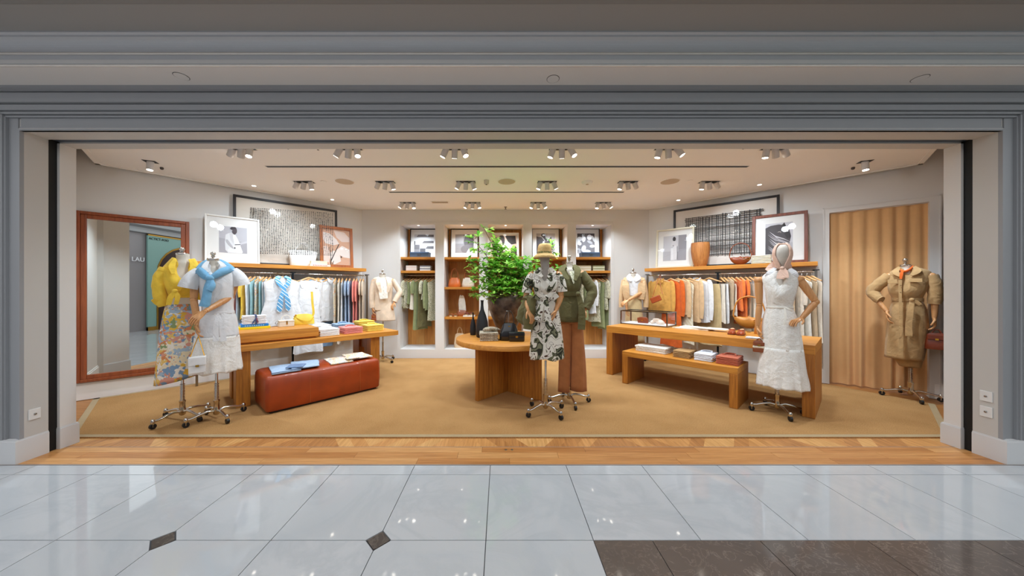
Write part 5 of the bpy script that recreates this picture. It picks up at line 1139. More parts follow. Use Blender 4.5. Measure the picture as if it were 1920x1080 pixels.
RRk = [(1239, 'jacket', MUSTARD, .58, -20, 'mustard tan jacket', dict(sleeves=.5, collar=True)), (1258, 'sweater', RUST, 1.18, -26, 'rust orange knit dress', dict(sleeves=.55)), (1271, 'jacket', TAN, .62, -32, 'beige jacket', dict(sleeves=.55)), (1282, 'dress', KNITC, 1.1, -36, 'cream knit dress', dict()), (1293, 'coat', TAN, .72, -32, 'pale tan jacket', dict(sleeves=.58)),
 (1308, 'shirt', WHITE, .72, -28, 'white shirt with tan sweater collar', dict(sleeves=.6, collar=True)), (1330, 'skirt', KHAKI, 1.0, -22, 'khaki cargo skirt', dict(clip=True)),
 (1352, 'skirt', CREAM, .62, -64, 'cream trousers', dict(clip=True)), (1358, 'skirt', WHITE, .62, -62, 'white trousers', dict(clip=True)), (1366, 'tee', TAUPE, .50, -62, 'taupe top', dict()), (1372, 'skirt', CREAM, .5, -62, 'cream shorts', dict(clip=True)), (1381, 'tee', ORANGE, .5, -60, 'orange top with short sleeves', dict(sleeves=.22)), (1389, 'dress', ORANGE, .72, -60, 'orange dress with short sleeves', dict(sleeves=.22)),
 (1398, 'skirt', TAUPE, .75, -62, 'taupe trousers', dict(clip=True)), (1406, 'skirt', CREAM, .78, -62, 'cream wide trousers', dict(clip=True)), (1416, 'dress', WHITE, .8, -50, 'white dress with sleeves', dict(sleeves=.4)), (1428, 'dress', CREAM, .9, -60, 'cream dress', dict()), (1442, 'dress', KHAKI, .9, -60, 'khaki dress', dict()), (1458, 'dress', WHITE, .9, -60, 'ivory dress', dict()), (1474, 'shirt', TAUPE, .8, -60, 'taupe shirt', dict()), (1490, 'dress', CREAM, .9, -60, 'cream shirt dress', dict(sleeves=.3)),
 (1503, 'dress', IVORY, .9, -60, 'ivory long dress', dict()), (1513, 'dress', TAUPE, .9, -60, 'taupe long dress', dict()), (1522, 'dress', CREAM, .9, -60, 'cream long dress by the end post', dict())]
for i, (px, kd, mt, ln, yaw, what, op) in enumerate(RRk):
    loc, rz = on_rail('R', px, yaw)
    garment(kd, mt, ln, .40 if yaw < -45 else .44, '%s, %s from the back wall under the horse picture' % (what, ORD[i]), loc, rz, RG, ph=i*1.7, thick=.015 if yaw < -45 else .017, yaw_=R(yaw), **op)
NGr = 'clothes on the rails in the recesses'
N1 = [(758, 'blouse', SAGE, .5, 62, 'sage top', dict(sleeves=.25)), (763, 'blouse', SAFARI, .55, 62, 'green print blouse', dict(sleeves=.25)), (769, 'blouse', SAFARI, .58, 56, 'green print blouse with gathered hem', dict(sleeves=.25)), (775.5, 'tee', SAGE, .5, 58, 'grey green top', dict()), (781, 'trousers', CREAM, .6, 58, 'cream trousers', dict()), (788.5, 'dress', SAGE, 1.0, 48, 'long sage green dress', dict(sleeves=.2)), (796, 'dress', OLIVE, .95, 50, 'dark olive dress', dict()), (802, 'blouse', SAFARI, .4, 56, 'print top with short sleeves', dict(sleeves=.2)), (808, 'shirt', SAGE, .62, 60, 'sage shirt', dict(sleeves=.5)), (813, 'dress', SAFARI, .82, 60, 'safari print dress', dict())]
N5 = [(1083, 'blouse', SAFARI, .6, -58, 'safari print blouse', dict()), (1091, 'dress', SAGE, .8, -58, 'sage dress', dict()), (1099, 'tee', SAGE, .55, -60, 'sage top', dict()), (1106, 'shirt', WHITE, .68, -60, 'white shirt', dict(sleeves=.45)), (1113, 'dress', SAFARI, .85, -56, 'safari print dress', dict()), (1121, 'dress', SAGE, .95, -58, 'sage long dress', dict()), (1127, 'shirt', SAFARI, .6, -58, 'safari print shirt', dict(sleeves=.3)), (1134, 'dress', SAGE, 1.0, -58, 'long sage dress by the side wall', dict())]
for lst, nn in ((N1, 'first'), (N5, 'fifth')):
    for i, (px, kd, mt, ln, yaw, what, op) in enumerate(lst):
        p = Vector(((px - CX)*6.44/F, 6.44, 1.615 + .009))
        garment(kd, mt, ln, .34, '%s, %s along the rail in the %s recess' % (what, ORD[i], nn), p, R(yaw), NGr, ph=i*1.1, thick=.014, yaw_=R(yaw), **op)
# ================================================================ SMALL GOODS
def onp(px, py, z):
    d = F*(H - z)/(py - CY); return Vector(((px - CX)*d/F, d, z))
RTrz = RT.rotation_euler.z; RBrz = RB.rotation_euler.z; OTrz = ot.rotation_euler.z
rf = random.Random(33)
def slab(mb, w_, dp, z0, h, r=.012, seed=0):
    """soft folded slab, rounded front fold"""
    q_ = random.Random(seed); rings = []
    prof = [(.013, 0), (.003, h*.2), (0, h*.5), (.003, h*.8), (.013, h*.97), (.05, h*1.0)]
    for ins, z in prof:
        x0, x1, y0, y1 = -w_/2 + ins, w_/2 - ins, ins, dp - ins; pts = []
        for (cx, cy, a0) in ((x1-r, y1-r, 0), (x0+r, y1-r, PI/2), (x0+r, y0+r, PI), (x1-r, y0+r, 1.5*PI)):
            for k in range(4): pts.append((cx + r*math.cos(a0 + PI/2*k/3) + .002*q_.uniform(-1, 1), cy + r*math.sin(a0 + PI/2*k/3) + .002*q_.uniform(-1, 1), z0 + z + .0003*q_.uniform(0, 1)))
        rings.append(pts)
    return mb.loft(rings)
def folded(label, mat, loc, rz, w_=.26, dp=.30, h=.032, name='folded_shirt', collar=False, group=None):
    o = thing(name, label, 'clothes', loc, rz, group)
    s_ = rf.randint(0, 999)
    slab(MB(), w_, dp, 0, h*.48, seed=s_).build('lower_fold', mat, o, smooth=True); slab(MB(), w_*.985, dp*.98, h*.49, h*.48, seed=s_+1).build('upper_fold', mat, o, smooth=True)
    if collar:
        mb = MB(); mb.tube(catmull([(-.06, dp*.45, h + .004), (-.04, dp*.75, h + .010), (.04, dp*.75, h + .010), (.06, dp*.45, h + .004)], 4), .010, 8); mb.build('collar', mat, o, smooth=True)
    return o
def stack(what, mats, loc, rz, where, n, w_=.26, dp=.30, h=.032, group=None, name='folded_shirt', collar=True):
    pos = {1: [''], 2: ['bottom', 'top'], 3: ['bottom', 'middle', 'top'], 4: ['bottom', 'second', 'third', 'top']}[n]
    z = loc[2]
    for k in range(n):
        m_ = mats if not isinstance(mats, list) else mats[k % len(mats)]
        folded('%s, %s of the stack %s' % (what, pos[k], where), m_, (loc[0], loc[1], z), rz + R(rf.uniform(-2, 2)), w_*rf.uniform(.97, 1.02), dp, h, name, collar and k == n-1, group); z += h + .0006
    return z
G1 = 'folded stacks on the display table'
def at_table(px, py, z): p = onp(px, py, z); return (p.x, p.y, p.z + .0005)
stack('white folded shirt', cloth('#f4f2f0', var=.04, wr=.2), at_table(619, 630, .71), LTrz, 'beside the oak riser', 3, .25, .27, .032, G1)
stack('white folded sweater', cloth('#efedea', var=.04, wr=.4), (Vector(at_table(619, 630, .71)) + Vector((-.225, .225, 0))), LTrz, 'behind the white shirts', 3, .25, .22, .04, G1)
stack('coral folded shirt', cloth('#e88f86', wr=.2), at_table(664, 625.5, .71), LTrz, 'on the display table', 3, .26, .27, .030, G1)
stack('blue folded shirt', cloth('#8fa9c4', wr=.2), (Vector(at_table(664, 625.5, .71)) + Vector((-.235, .235, 0))), LTrz, 'behind the coral shirts', 3, .27, .22, .038, G1)
stack('yellow folded shirt', cloth('#f1d15c', wr=.2), at_table(705, 620.5, .71), LTrz, 'at the table end', 3, .26, .27, .030, G1)
stack('mustard yellow folded shirt', cloth('#e9c552', wr=.4), (Vector(at_table(705, 620.5, .71)) + Vector((-.235, .235, 0))), LTrz, 'behind the yellow shirts', 3, .26, .22, .042, G1)
def book(label, col, loc, rz, w_, dp, h, group=None, spine=None):
    o = thing('book', label, 'book', loc, rz, group); cm = paint(col, .45)
    mb = MB(); mb.box(-w_/2, w_/2, 0, dp, 0, .003); mb.box(-w_/2, w_/2, 0, dp, h-.003, h); mb.box(-w_/2, w_/2, 0, .003, .003, h-.003); mb.build('cover', cm, o, bevel=.001)
    MB().box(-w_/2+.004, w_/2-.004, .004, dp-.004, .003, h-.003).build('pages', paint('#efe9dc', .8), o)
    if spine: 
        mb = MB()
        for k in range(9): mb.box(-w_*.36 + k*w_*.08, -w_*.36 + k*w_*.08 + w_*.045, -.0006, .0004, h*.3, h*.7)
        mb.build('spine_marks', paint(spine, .5), o)
    return o
RZT = .71 + .135
p = Vector(at_table(477, 617, RZT)); book('yellow book under the blue book on the oak riser', '#f2d714', p, LTrz, .33, .24, .028)
book('blue book on the yellow book on the oak riser', '#1f7fcf', p + Vector((0, .01, .0285)), LTrz, .28, .21, .03, spine='#9cc9ee')
zz = p.z + .059
for k, nm_ in enumerate(('bottom', 'middle', 'top')):
    folded('white folded cloth, %s of the three on the blue book' % nm_, cloth('#eef0f4', var=.04, wr=.1), (p.x, p.y + .012, zz + k*.0366), LTrz, .245, .15, .036, 'folded_cloth')
mb = MB(); c_ = .5; t = thing('silk_ribbon', 'navy blue ribbon tied round the white folded cloths', 'ribbon', (p.x, p.y + .012, zz), LTrz)
ribbon(MB(), [(.01, -.006, .0), (.012, -.007, .055), (.008, -.004, .112), (.008, .05, .1145), (.008, .13, .1145)], .018, .003).build('band', paint('#3d4d78', .5), t); ribbon(MB(), [(.012, -.007, .08), (-.005, -.010, .05), (-.03, -.012, .012)], .016, .003).build('tail', paint('#3d4d78', .5), t); ribbon(MB(), [(.012, -.008, .08), (.02, -.011, .05), (.028, -.012, .018)], .014, .003).build('tail', paint('#7a4a5a', .5), t)
# ---- bags
def handle(mb, pts, r=.006, n=8): return mb.tube(catmull(pts, 5), r, n)
def soft_bag(name, label, loc, rz, w_, h, dp, mat, taper=.85, parts=(), cat='bag', group=None, sag=.012):
    """loft of rounded rectangles from base to mouth"""
    o = thing(name, label, cat, loc, rz, group); rings = []
    for t, kx, ky in ((0, .94, .92), (.06, 1, 1), (.35, 1.0, 1.0), (.7, lerp(1, taper, .6), .75), (.93, taper, .45), (1, taper*.98, .38)):
        pts = []
        for k in range(28):
            a = 2*PI*k/28; pts.append((w_/2*kx*math.copysign(abs(math.cos(a))**.45, math.cos(a)), dp/2*ky*math.copysign(abs(math.sin(a))**.6, math.sin(a)), t*h - (sag*math.cos(a*2) if t > .9 else 0)))
        rings.append(pts)
    MB().loft(rings).build('bag_body', mat, o, smooth=True)
    for nm_, mb, mt in parts: mb.build(nm_, mt, o, smooth=True)
    return o
def arc(x0, x1, z0, z1, y=0.0, n=7): return [(lerp(x0, x1, .5) + (x1-x0)/2*-math.cos(PI*k/n), y, z0 + (z1-z0)*math.sin(PI*k/n)) for k in range(n+1)]
def crescent(name, label, loc, rz, R_, th, dp, mat, strap_r, z_strap, hw=True, inner=.62):
    """half moon shoulder bag standing on its belly"""
    o = thing(name, label, 'bag', loc, rz); rings = []; n = 18
    for i in range(n+1):
        a = R(190) + R(160)*i/n; k = math.sin(PI*(i+.35)/(n+.7))**.6; t_ = th*(.25 + .75*k); rc_ = R_ - t_/2
        cx, cz = rc_*math.cos(a), R_ + rc_*math.sin(a); nx_, nz_ = math.cos(a), math.sin(a)
        rings.append([(cx + nx_*t_/2*math.cos(b), dp/2*(.3 + .7*k)*math.sin(b), cz + nz_*t_/2*math.cos(b)) for b in [2*PI*j/14 for j in range(14)]])
    MB().loft(rings).build('bag_body', mat, o, smooth=True)
    mb = MB(); handle(mb, [(-R_*.97, 0, R_*.84), (-R_*.98, 0, R_*1.2), (-R_*.7, 0, z_strap*.86), (0, 0, z_strap), (R_*.7, 0, z_strap*.86), (R_*.98, 0, R_*1.2), (R_*.97, 0, R_*.84)], strap_r); mb.build('strap', mat, o, smooth=True)
    if hw:
        mb = MB()
        for s_ in (-1, 1): mb.tube([(R_*.55 + s_*.025 + .018*math.cos(a), -dp*.42, R_*.62 + .018*math.sin(a)) for a in [2*PI*k/12 for k in range(13)]], .004, 6, False)
        mb.build('buckle', BRASS, o, smooth=True)
    return o
# cream box bag and yellow shoulder bag on the riser
p = onp(538, 612.5, RZT); t = thing('box_bag', 'cream box handbag with a thin top handle on the oak riser', 'bag', p + Vector((0, 0, .0005)), LTrz)
CB = leather('#efe6d6', .4); MB().box(-.085, .085, 0, .10, 0, .062).build('bag_body', CB, t, bevel=.006); MB().box(-.088, .088, -.003, .103, .063, .085).build('lid', CB, t, bevel=.006)
handle(MB(), arc(-.055, .055, .085, .15, .05), .004).build('handle', CB, t, smooth=True); MB().box(-.008, .008, -.006, .0, .03, .075).build('clasp', BRASS, t)
p = onp(560, 609, RZT) + Vector((.03, .06, .0005)); YL = leather('#f0cf4a', .38)
t = soft_bag('shoulder_bag', 'yellow leather shoulder bag with a long strap on the oak riser', p, LTrz, .27, .135, .09, YL, .82)
ribbon(MB(), catmull([(.11, 0, .11), (.125, -.005, .16), (.11, -.01, .30), (.105, .0, .46)], 4), .03, .004).build('strap', YL, t); ribbon(MB(), catmull([(-.12, -.01, .12), (-.04, -.055, .06), (.06, -.055, .045), (.125, -.03, .10)], 4), .014, .004, (0, 0, 1)).build('flap_trim', leather('#dcb52e', .4), t); MB().sphere((-.10, -.02, .135), .012, 10, 8).build('ring', BRASS, t, smooth=True)
t = thing('bracelet_stand', 'small silver bracelet between the books and the cream bag', 'jewellery', onp(520, 609, RZT) + Vector((0, 0, .0005)), LTrz); MB().tube([(.022*math.cos(a), 0, .024 + .022*math.sin(a)) for a in [2*PI*k/16 for k in range(17)]], .003, 6, False).build('bracelet', CHROME, t, smooth=True); MB().lathe([(.02, 0), (.02, .004), (.004, .007), (.003, .03)], 12).build('base', CHROME, t, smooth=True)
# ---- shelf goods
def on_shelf(side, px, off): q_ = wp(side, px, off); return Vector((q_.x, q_.y, SHZ + .0005))
WL_ = leather('#f0ece6', .4); L_, Rr_ = wrz('L'), wrz('R')
mb1, mb2 = MB(), MB(); handle(mb1, arc(-.11, .11, .20, .385, -.035), .006); handle(mb2, arc(-.11, .11, .20, .375, .035), .006)
q0 = wp('L', 543.6, .2); q1 = wp('L', 596, .2); tw = (q1-q0).length
soft_bag('tote_bag', 'white tote bag with two tall handles on the oak shelf', on_shelf('L', 568, .17), L_, tw*.92, .255, .13, WL_, 1.16, [('handle', mb1, WL_), ('handle', mb2, WL_)])
p = on_shelf('L', 601, .335); book('thin colourful book under the cream box on the oak shelf', '#e9dfcf', p, L_, .31, .09, .035, spine='#b8423a')
t = thing('keepsake_box', 'cream box with gold edges on the book on the oak shelf', 'box', p + Vector((-.01, .008, .0355)), L_); MB().box(-.135, .11, .004, .075, 0, .045).build('box_body', paint('#efe3bf', .5), t, bevel=.002); MB().box(-.138, .113, .002, .077, .046, .058).build('lid', paint('#f3ead0', .5), t, bevel=.002)
t = thing('wooden_pot', 'turned wooden pot beside the cream framed photo', 'pot', on_shelf('R', 1313, .222), Rr_)
WP = wood('#c98545', '#9c5a28', 'z', .5, .6); ph_ = zat(455.6, t.location.y) - SHZ; pr_ = .138
MB().lathe([(pr_*.60, 0), (pr_*.72, ph_*.10), (pr_*.92, ph_*.40), (pr_*1.0, ph_*.65), (pr_*1.0, ph_*.85), (pr_*.96, ph_), (pr_*.90, ph_), (pr_*.9, ph_*.8), (pr_*.5, ph_*.1)], 32).build('pot_body', WP, t, smooth=True)
q0 = wp('R', 1370.6, .24); q1 = wp('R', 1416, .24); cr = (q1-q0).length/2
crescent('shoulder_bag', 'brown crescent shoulder bag with a tall strap on the oak shelf', on_shelf('R', 1388, .26), Rr_, cr*.92, cr*.95, .10, leather('#8f4019', .35), .006, .34)
for k, nm_ in enumerate(('bottom', 'middle', 'top')): folded('cream folded towel, %s of three beside the horse picture' % nm_, cloth('#f0e6cf', wr=.3), on_shelf('R', 1427, .34) + Vector((0, 0, k*.0436)), Rr_, .24, .12, .043, 'folded_towel')
# ---- clothes on the ottoman
OTZ = FZ + .400 + .009
DN = prn('denim wash', [(0, '#8fa6c2'), (.5, '#a9bcd2'), (.6, '#9db2ca')], 20, 1.0, 3.0, interp='LINEAR', wr=.2)
t = thing('folded_jeans', 'light blue jeans laid flat and overlapping on the ottoman', 'clothes', ot.location + Vector((0, 0, OTZ - FZ)), OTrz)
def flatpiece(mb, poly, z0, h, seed):
    q_ = random.Random(seed); cx = sum(p_[0] for p_ in poly)/len(poly); cy_ = sum(p_[1] for p_ in poly)/len(poly); out = []
    for i in range(len(poly)):
        a, b = poly[i], poly[(i+1) % len(poly)]
        for k in range(5): f_ = k/5; out.append((lerp(a[0], b[0], f_) + q_.uniform(-1, 1)*.005, lerp(a[1], b[1], f_) + q_.uniform(-1, 1)*.005))
    rings = [[(x, y, z0) for x, y in out], [(x, y, z0 + h*.6) for x, y in out], [(lerp(x, cx, .12), lerp(y, cy_, .12), z0 + h + .003*q_.uniform(-1, 1)) for x, y in out], [(lerp(x, cx, .6), lerp(y, cy_, .6), z0 + h*1.1 + .005*q_.uniform(-1, 1)) for x, y in out]]
    return mb.loft(rings)
flatpiece(MB(), [(.06, .03), (.33, .03), (.36, .43), (.12, .46)], 0, .016, 1).build('trouser_leg', DN, t, smooth=True); flatpiece(MB(), [(.24, .05), (.52, .03), (.62, .36), (.34, .46)], .0165, .016, 2).build('trouser_leg', DN, t, smooth=True)
flatpiece(MB(), [(.20, .10), (.34, .02), (.42, .16), (.28, .24)], .034, .012, 3).build('waistband', cloth('#6f86a8', wr=.3), t, smooth=True); MB().tube([(.05, .03, .018), (.2, .02, .019), (.33, .025, .02)], .004, 6).build('seam', cloth('#4f617d'), t, smooth=True)
t = thing('folded_shirts', 'pair of pale floral shorts laid flat on the ottoman', 'clothes', ot.location + Vector((0, 0, OTZ - FZ)), OTrz); t.name = 'floral_shorts'
flatpiece(MB(), [(.66, .05), (.92, .04), (.95, .40), (.70, .42)], 0, .018, 4).build('garment_body', FLORAL2, t, smooth=True); flatpiece(MB(), [(.90, .06), (1.18, .06), (1.20, .42), (.93, .44)], .019, .016, 5).build('garment_body', FLORAL2, t, smooth=True); flatpiece(MB(), [(.84, .05), (1.0, .03), (1.02, .14), (.88, .2)], .036, .010, 6).build('cuff', FLORAL2, t, smooth=True)
# ---- slab table goods
RZ_ = .767
t = thing('glass_case', 'low glass display case with a chrome frame on the slab table', 'display case', tuple(FLP(1137, 702.5).xy + Vector((.745, .667))*.44) + (RZ_ + .0005,), RTrz)
cw, cd, ch = .74, .36, .225; mb = MB(); e_ = .016
for x in (0, cw-e_):
    for y in (0, cd-e_): mb.box(x, x+e_, y, y+e_, 0, ch)
for z in (0, ch-e_):
    for y in (0, cd-e_): mb.box(e_, cw-e_, y, y+e_, z, z+e_)
    for x in (0, cw-e_): mb.box(x, x+e_, e_, cd-e_, z, z+e_)
mb.build('metal_frame', paint('#8d8a88', .18, 1.0), t); MB().box(e_, cw-e_, e_, cd-e_, .002, .022).build('white_base', paint('#f0efee', .5), t)
def pane(v): MB().add(v, [(0, 1, 2, 3)]).build('glass_pane', thin_glass(), t)
pane([(e_, .008, e_), (cw-e_, .008, e_), (cw-e_, .008, ch-e_), (e_, .008, ch-e_)]); pane([(e_, cd-.008, e_), (cw-e_, cd-.008, e_), (cw-e_, cd-.008, ch-e_), (e_, cd-.008, ch-e_)]); pane([(.008, e_, e_), (.008, cd-e_, e_), (.008, cd-e_, ch-e_), (.008, e_, ch-e_)]); pane([(cw-.008, e_, e_), (cw-.008, cd-e_, e_), (cw-.008, cd-e_, ch-e_), (cw-.008, e_, ch-e_)]); pane([(e_, e_, ch-.008), (cw-e_, e_, ch-.008), (cw-e_, cd-e_, ch-.008), (e_, cd-e_, ch-.008)])
mt_ = Matrix.Translation(t.location) @ Matrix.Rotation(RTrz, 4, 'Z')
BRL = leather('#8d3f1c', .35)
b_ = soft_bag('clutch_bag', 'small reddish brown leather bag inside the glass case', mt_ @ Vector((.30, .17, .0228)), RTrz, .17, .085, .06, BRL, .95); MB().box(-.08, .08, -.034, -.028, .03, .086).build('flap', BRL, b_, bevel=.004); MB().box(-.012, .012, -.038, -.033, .035, .05).build('clasp', BRASS, b_)
b_ = thing('silk_scarf', 'pale pink crumpled scarf inside the glass case', 'scarf', mt_ @ Vector((.53, .16, .0228)), RTrz)
for k in range(3): MB().tube(catmull([(-.09 + .02*k, -.03 + .03*k, .02 + .012*k), (-.03, .03 - .02*k, .045 + .01*k), (.04, -.02 + .02*k, .03 + .012*k), (.10, .02, .02)], 4), [.02, .026, .03, .032, .03, .034, .036, .03, .028, .026, .024, .02, .012], 10, flat=.6).build('fold', cloth('#ecd9c8', wr=.6), b_, smooth=True)
t = thing('linen_jacket', 'cream jacket laid flat with folded sleeves on the slab table', 'clothes', onp(1262, 613, RZ_) + Vector((0.06, -.06, .0005)) + Vector((-.745, -.667, 0))*.16, RTrz)
flatpiece(MB(), [(.0, .0), (.42, .02), (.46, .20), (.40, .30), (.06, .28)], 0, .022, 7).build('garment_body', CREAM, t, smooth=True); flatpiece(MB(), [(.30, .0), (.62, .03), (.64, .13), (.34, .16)], .023, .016, 8).build('sleeve', CREAM, t, smooth=True); flatpiece(MB(), [(.05, .04), (.34, .01), (.36, .10), (.08, .16)], .023, .018, 9).build('sleeve', CREAM, t, smooth=True); flatpiece(MB(), [(-.06, .04), (.06, .02), (.08, .12), (-.04, .12)], .0, .014, 10).build('cuff', cloth('#d9bd95', wr=.4), t, smooth=True)
LO = leather('#a8481d', .3, .3)
def shoe(label, loc, rz, mat, open_=True):
    o = thing('loafer', label, 'shoe', loc, rz, 'brown loafers'); rings = []
    for t_, hw, hh in ((0, .022, .045), (.08, .031, .058), (.3, .034, .05), (.5, .036, .05), (.7, .043, .046), (.88, .040, .036), (1, .018, .022)):
        y = .24*(1 - t_) ; rings.append([(hw*math.cos(a), y, .012 + max(0, hh*math.sin(a)) if math.sin(a) > 0 else .012) for a in [2*PI*k/16 for k in range(16)]])
    MB().loft(rings).build('upper', mat, o, smooth=True)
    MB().prism([(.024, .24), (.036, .2), (.034, .12), (.045, .06), (.04, .02), (.018, -.004), (-.018, -.004), (-.04, .02), (-.045, .06), (-.034, .12), (-.036, .2), (-.024, .24)], 0, .012).build('sole', leather('#6b2f14', .5), o); MB().box(-.036, .036, .088, .104, .054, .066).build('strap', mat, o, bevel=.004)
    if open_: MB().sphere((0, .165, .062), 1, 14, 8, .022, .052, .006).build('lining', leather('#e0b98c', .6), o, smooth=True)
    return o
p = onp(1371, 628, RZ_); shoe('brown leather loafer nearer the cream jacket on the slab table', p + Vector((0, 0, .0005)), RTrz + R(8), LO); p = onp(1387, 629.5, RZ_); shoe('brown leather loafer nearer the lace dress on the slab table', p + Vector((0, 0, .0005)), RTrz + R(4), LO)
p = onp(1391, 618, RZ_) + Vector((.18, .10, .0005)); crescent('hobo_bag', 'large camel crescent bag with a round handle on the slab table', p, RTrz, .19, .205, .12, leather('#c98234', .32), .010, .47)
p = onp(1420, 628, RZ_) + Vector((.10, .08, .0005)); soft_bag('bucket_bag', 'small camel bag behind the wooden arm on the slab table', p, RTrz, .12, .15, .09, leather('#c07a30', .35), .8)
folded('small white folded cloth near the edge of the slab table', WHITE, onp(1411, 636, RZ_) + Vector((0, 0, .0005)), RTrz, .14, .10, .022, 'folded_cloth')
p = onp(1399, 622, RZ_); t = thing('sunglasses', 'thin metal sunglasses beside the loafers on the slab table', 'glasses', p + Vector((0, 0, .0005)), RTrz); MB().tube([(-.06, 0, .006), (0, .01, .02), (.06, 0, .006)], .003, 6).build('frame', STEEL, t, smooth=True)
for s_ in (-1, 1): MB().lathe([(.024, 0), (.024, .003)], 16).build('lens', paint('#3d3a38', .1), t, loc=(s_*.03, -.02, .002))
# ---- bench stacks
BZ = .466; G2 = 'folded stacks on the low bench'
def b_at(px, py): q_ = onp(px, py, BZ); return Vector((q_.x, q_.y, BZ + .0005)) + Vector((.745, .667, 0))*.03
stack('cream folded knit', cloth('#f0e9dd', wr=.3), b_at(1216, 661.5), RBrz, 'at the far end of the bench', 3, .42, .30, .026, G2, collar=False)
stack('tan folded trouser', cloth('#b9905c', wr=.2), b_at(1275, 672), RBrz, 'on the low bench', 4, .20, .28, .022, G2, 'folded_trousers', False)
stack('white folded shirt', cloth('#e9ecf2', var=.04, wr=.2), b_at(1316, 678), RBrz, 'on the low bench', 3, .20, .28, .030, G2)
stack('rust folded shirt', cloth('#c4694c', wr=.2), b_at(1361, 685), RBrz, 'on the low bench', 3, .22, .28, .030, G2)
# ---- round table goods
TZ = FZ + .698 + .0005
def bottle(label, px, py, wpx, topy):
    p = onp(px, py, TZ); h = (py - topy)*p.y/F; r = wpx/2*p.y/F
    o = thing('bottle_vase', label, 'vase', p, 0); BKC = paint('#19181a', .55)
    MB().lathe([(r*.82, 0), (r*.95, .01), (r, h*.18), (r*.92, h*.42), (r*.62, h*.60), (r*.30, h*.74), (r*.22, h*.86)], 28).build('vase_body', BKC, o, smooth=True); MB().lathe([(r*.22, h*.86), (r*.22, h*.96), (r*.30, h), (r*.2, h), (r*.15, h*.94)], 20).build('vase_neck', BKC, o, smooth=True)
bottle('short matt black bottle vase on the round table', 887, 628, 11.5, 586); bottle('tall matt black bottle vase on the round table', 904, 632, 23, 563)
SNAKE = prn('snake', [(0, '#cdbfa6'), (.4, '#6f5f4c'), (.48, '#d9ccb4'), (.56, '#5b4d3f'), (.64, '#bfae92')], 40, 2.0, 3.0)
p = onp(917, 640, TZ); z = stack('snake print folded shirt', SNAKE, p, R(3), 'on the round table', 3, .225, .24, .034, None)
t = thing('rolled_scarf', 'snake print cloth rolled on top of the folded shirts', 'scarf', (p.x + .015, p.y + .08, z), R(3)); MB().tube(catmull([(-.09, -.02, .02), (-.05, -.03, .035), (.02, 0, .04), (.08, .05, .03), (.12, .08, .012)], 4), [.012, .018, .022, .024, .026, .027, .027, .026, .024, .022, .02, .018, .017, .014, .012, .01, .008], 10).build('roll', SNAKE, t, smooth=True); MB().tube(catmull([(-.08, .05, .018), (0, .06, .03), (.08, .02, .02)], 4), .02, 10).build('fold', SNAKE, t, smooth=True)
BL_ = leather('#131315', .25, .4)
p = onp(955, 639, TZ) + Vector((0, .06, 0)); mb = MB(); handle(mb, arc(-.06, .06, .19, .36, .0), .005)
t = soft_bag('bucket_bag', 'black drawstring bucket bag on the round table', p, 0, .24, .20, .15, BL_, .72, [('handle', mb, BL_)]); MB().tube([(.088*math.cos(a), .03*math.sin(a), .175) for a in [2*PI*k/20 for k in range(21)]], .005, 6, False).build('drawstring', BL_, t, smooth=True); MB().box(-.015, .015, -.045, -.038, .165, .18).build('clasp', BRASS, t)
p = onp(969, 641, TZ); t = thing('flap_bag', 'small black flap bag in front of the bucket bag', 'bag', p, 0); MB().box(-.095, .095, 0, .06, 0, .10).build('bag_body', BL_, t, bevel=.016); MB().box(-.097, .097, -.004, .064, .055, .118).build('flap', BL_, t, bevel=.016); MB().box(-.014, .014, -.008, -.003, .05, .072).build('clasp', BRASS, t)
p = onp(954, 640, TZ) + Vector((.0, .21, 0)); t = thing('bag_stand', 'slim chrome T stand behind the black bucket bag', 'stand', p, 0); MB().tube([(0, 0, .006), (0, 0, .35)], .006, 8).build('stem', STEEL, t, smooth=True); MB().tube([(-.03, 0, .35), (.03, 0, .35)], .006, 8).build('bar', STEEL, t, smooth=True); MB().lathe([(.05, 0), (.05, .006)], 20).build('base', STEEL, t)
# ---- plant in a bronze pot
PX, PD = 949.5, 4.47; PO = Vector(((PX - CX)*PD/F, PD, TZ))
t = thing('potted_plant', 'large leafy green plant in a tapered bronze pot', 'plant', PO, 0)
m_, nt, b = newmat('bronze glaze'); co = coords(nt); n1 = N(nt, 'ShaderNodeTexNoise', i_Scale=7.0, i_Detail=6.0); nt.links.new(co, n1.inputs['Vector']); nt.links.new(ramp(nt, n1.outputs[0], [(.35, lin('#3f3028')), (.52, lin('#6e594a')), (.68, lin('#a08b78'))]), b.inputs['Base Color']); b.inputs['Roughness'].default_value = .35; b.inputs['Metallic'].default_value = .3
MB().lathe([(.105, 0), (.115, .01), (.15, .10), (.205, .24), (.25, .37), (.262, .45), (.258, .51), (.235, .56), (.215, .585), (.205, .585), (.22, .54), (.235, .45)], 40).build('pot', m_, t, smooth=True); MB().lathe([(.0, .52), (.22, .52)][::-1], 24).build('soil', paint('#3a2a1e', .9), t)
rp = random.Random(77)
lm, nt, b = newmat('leaf'); oi = N(nt, 'ShaderNodeObjectInfo'); gm = N(nt, 'ShaderNodeNewGeometry'); ad = N(nt, 'ShaderNodeMath', operation='ADD'); nt.links.new(oi.outputs['Random'], ad.inputs[0]); nt.links.new(gm.outputs['Random Per Island'], ad.inputs[1]); fr = N(nt, 'ShaderNodeMath', operation='FRACT'); nt.links.new(ad.outputs[0], fr.inputs[0])
nt.links.new(ramp(nt, fr.outputs[0], [(0, lin('#5da83a')), (.35, lin('#86c94c')), (.7, lin('#b2e060')), (1, lin('#d8f590'))]), b.inputs['Base Color']); b.inputs['Roughness'].default_value = .4
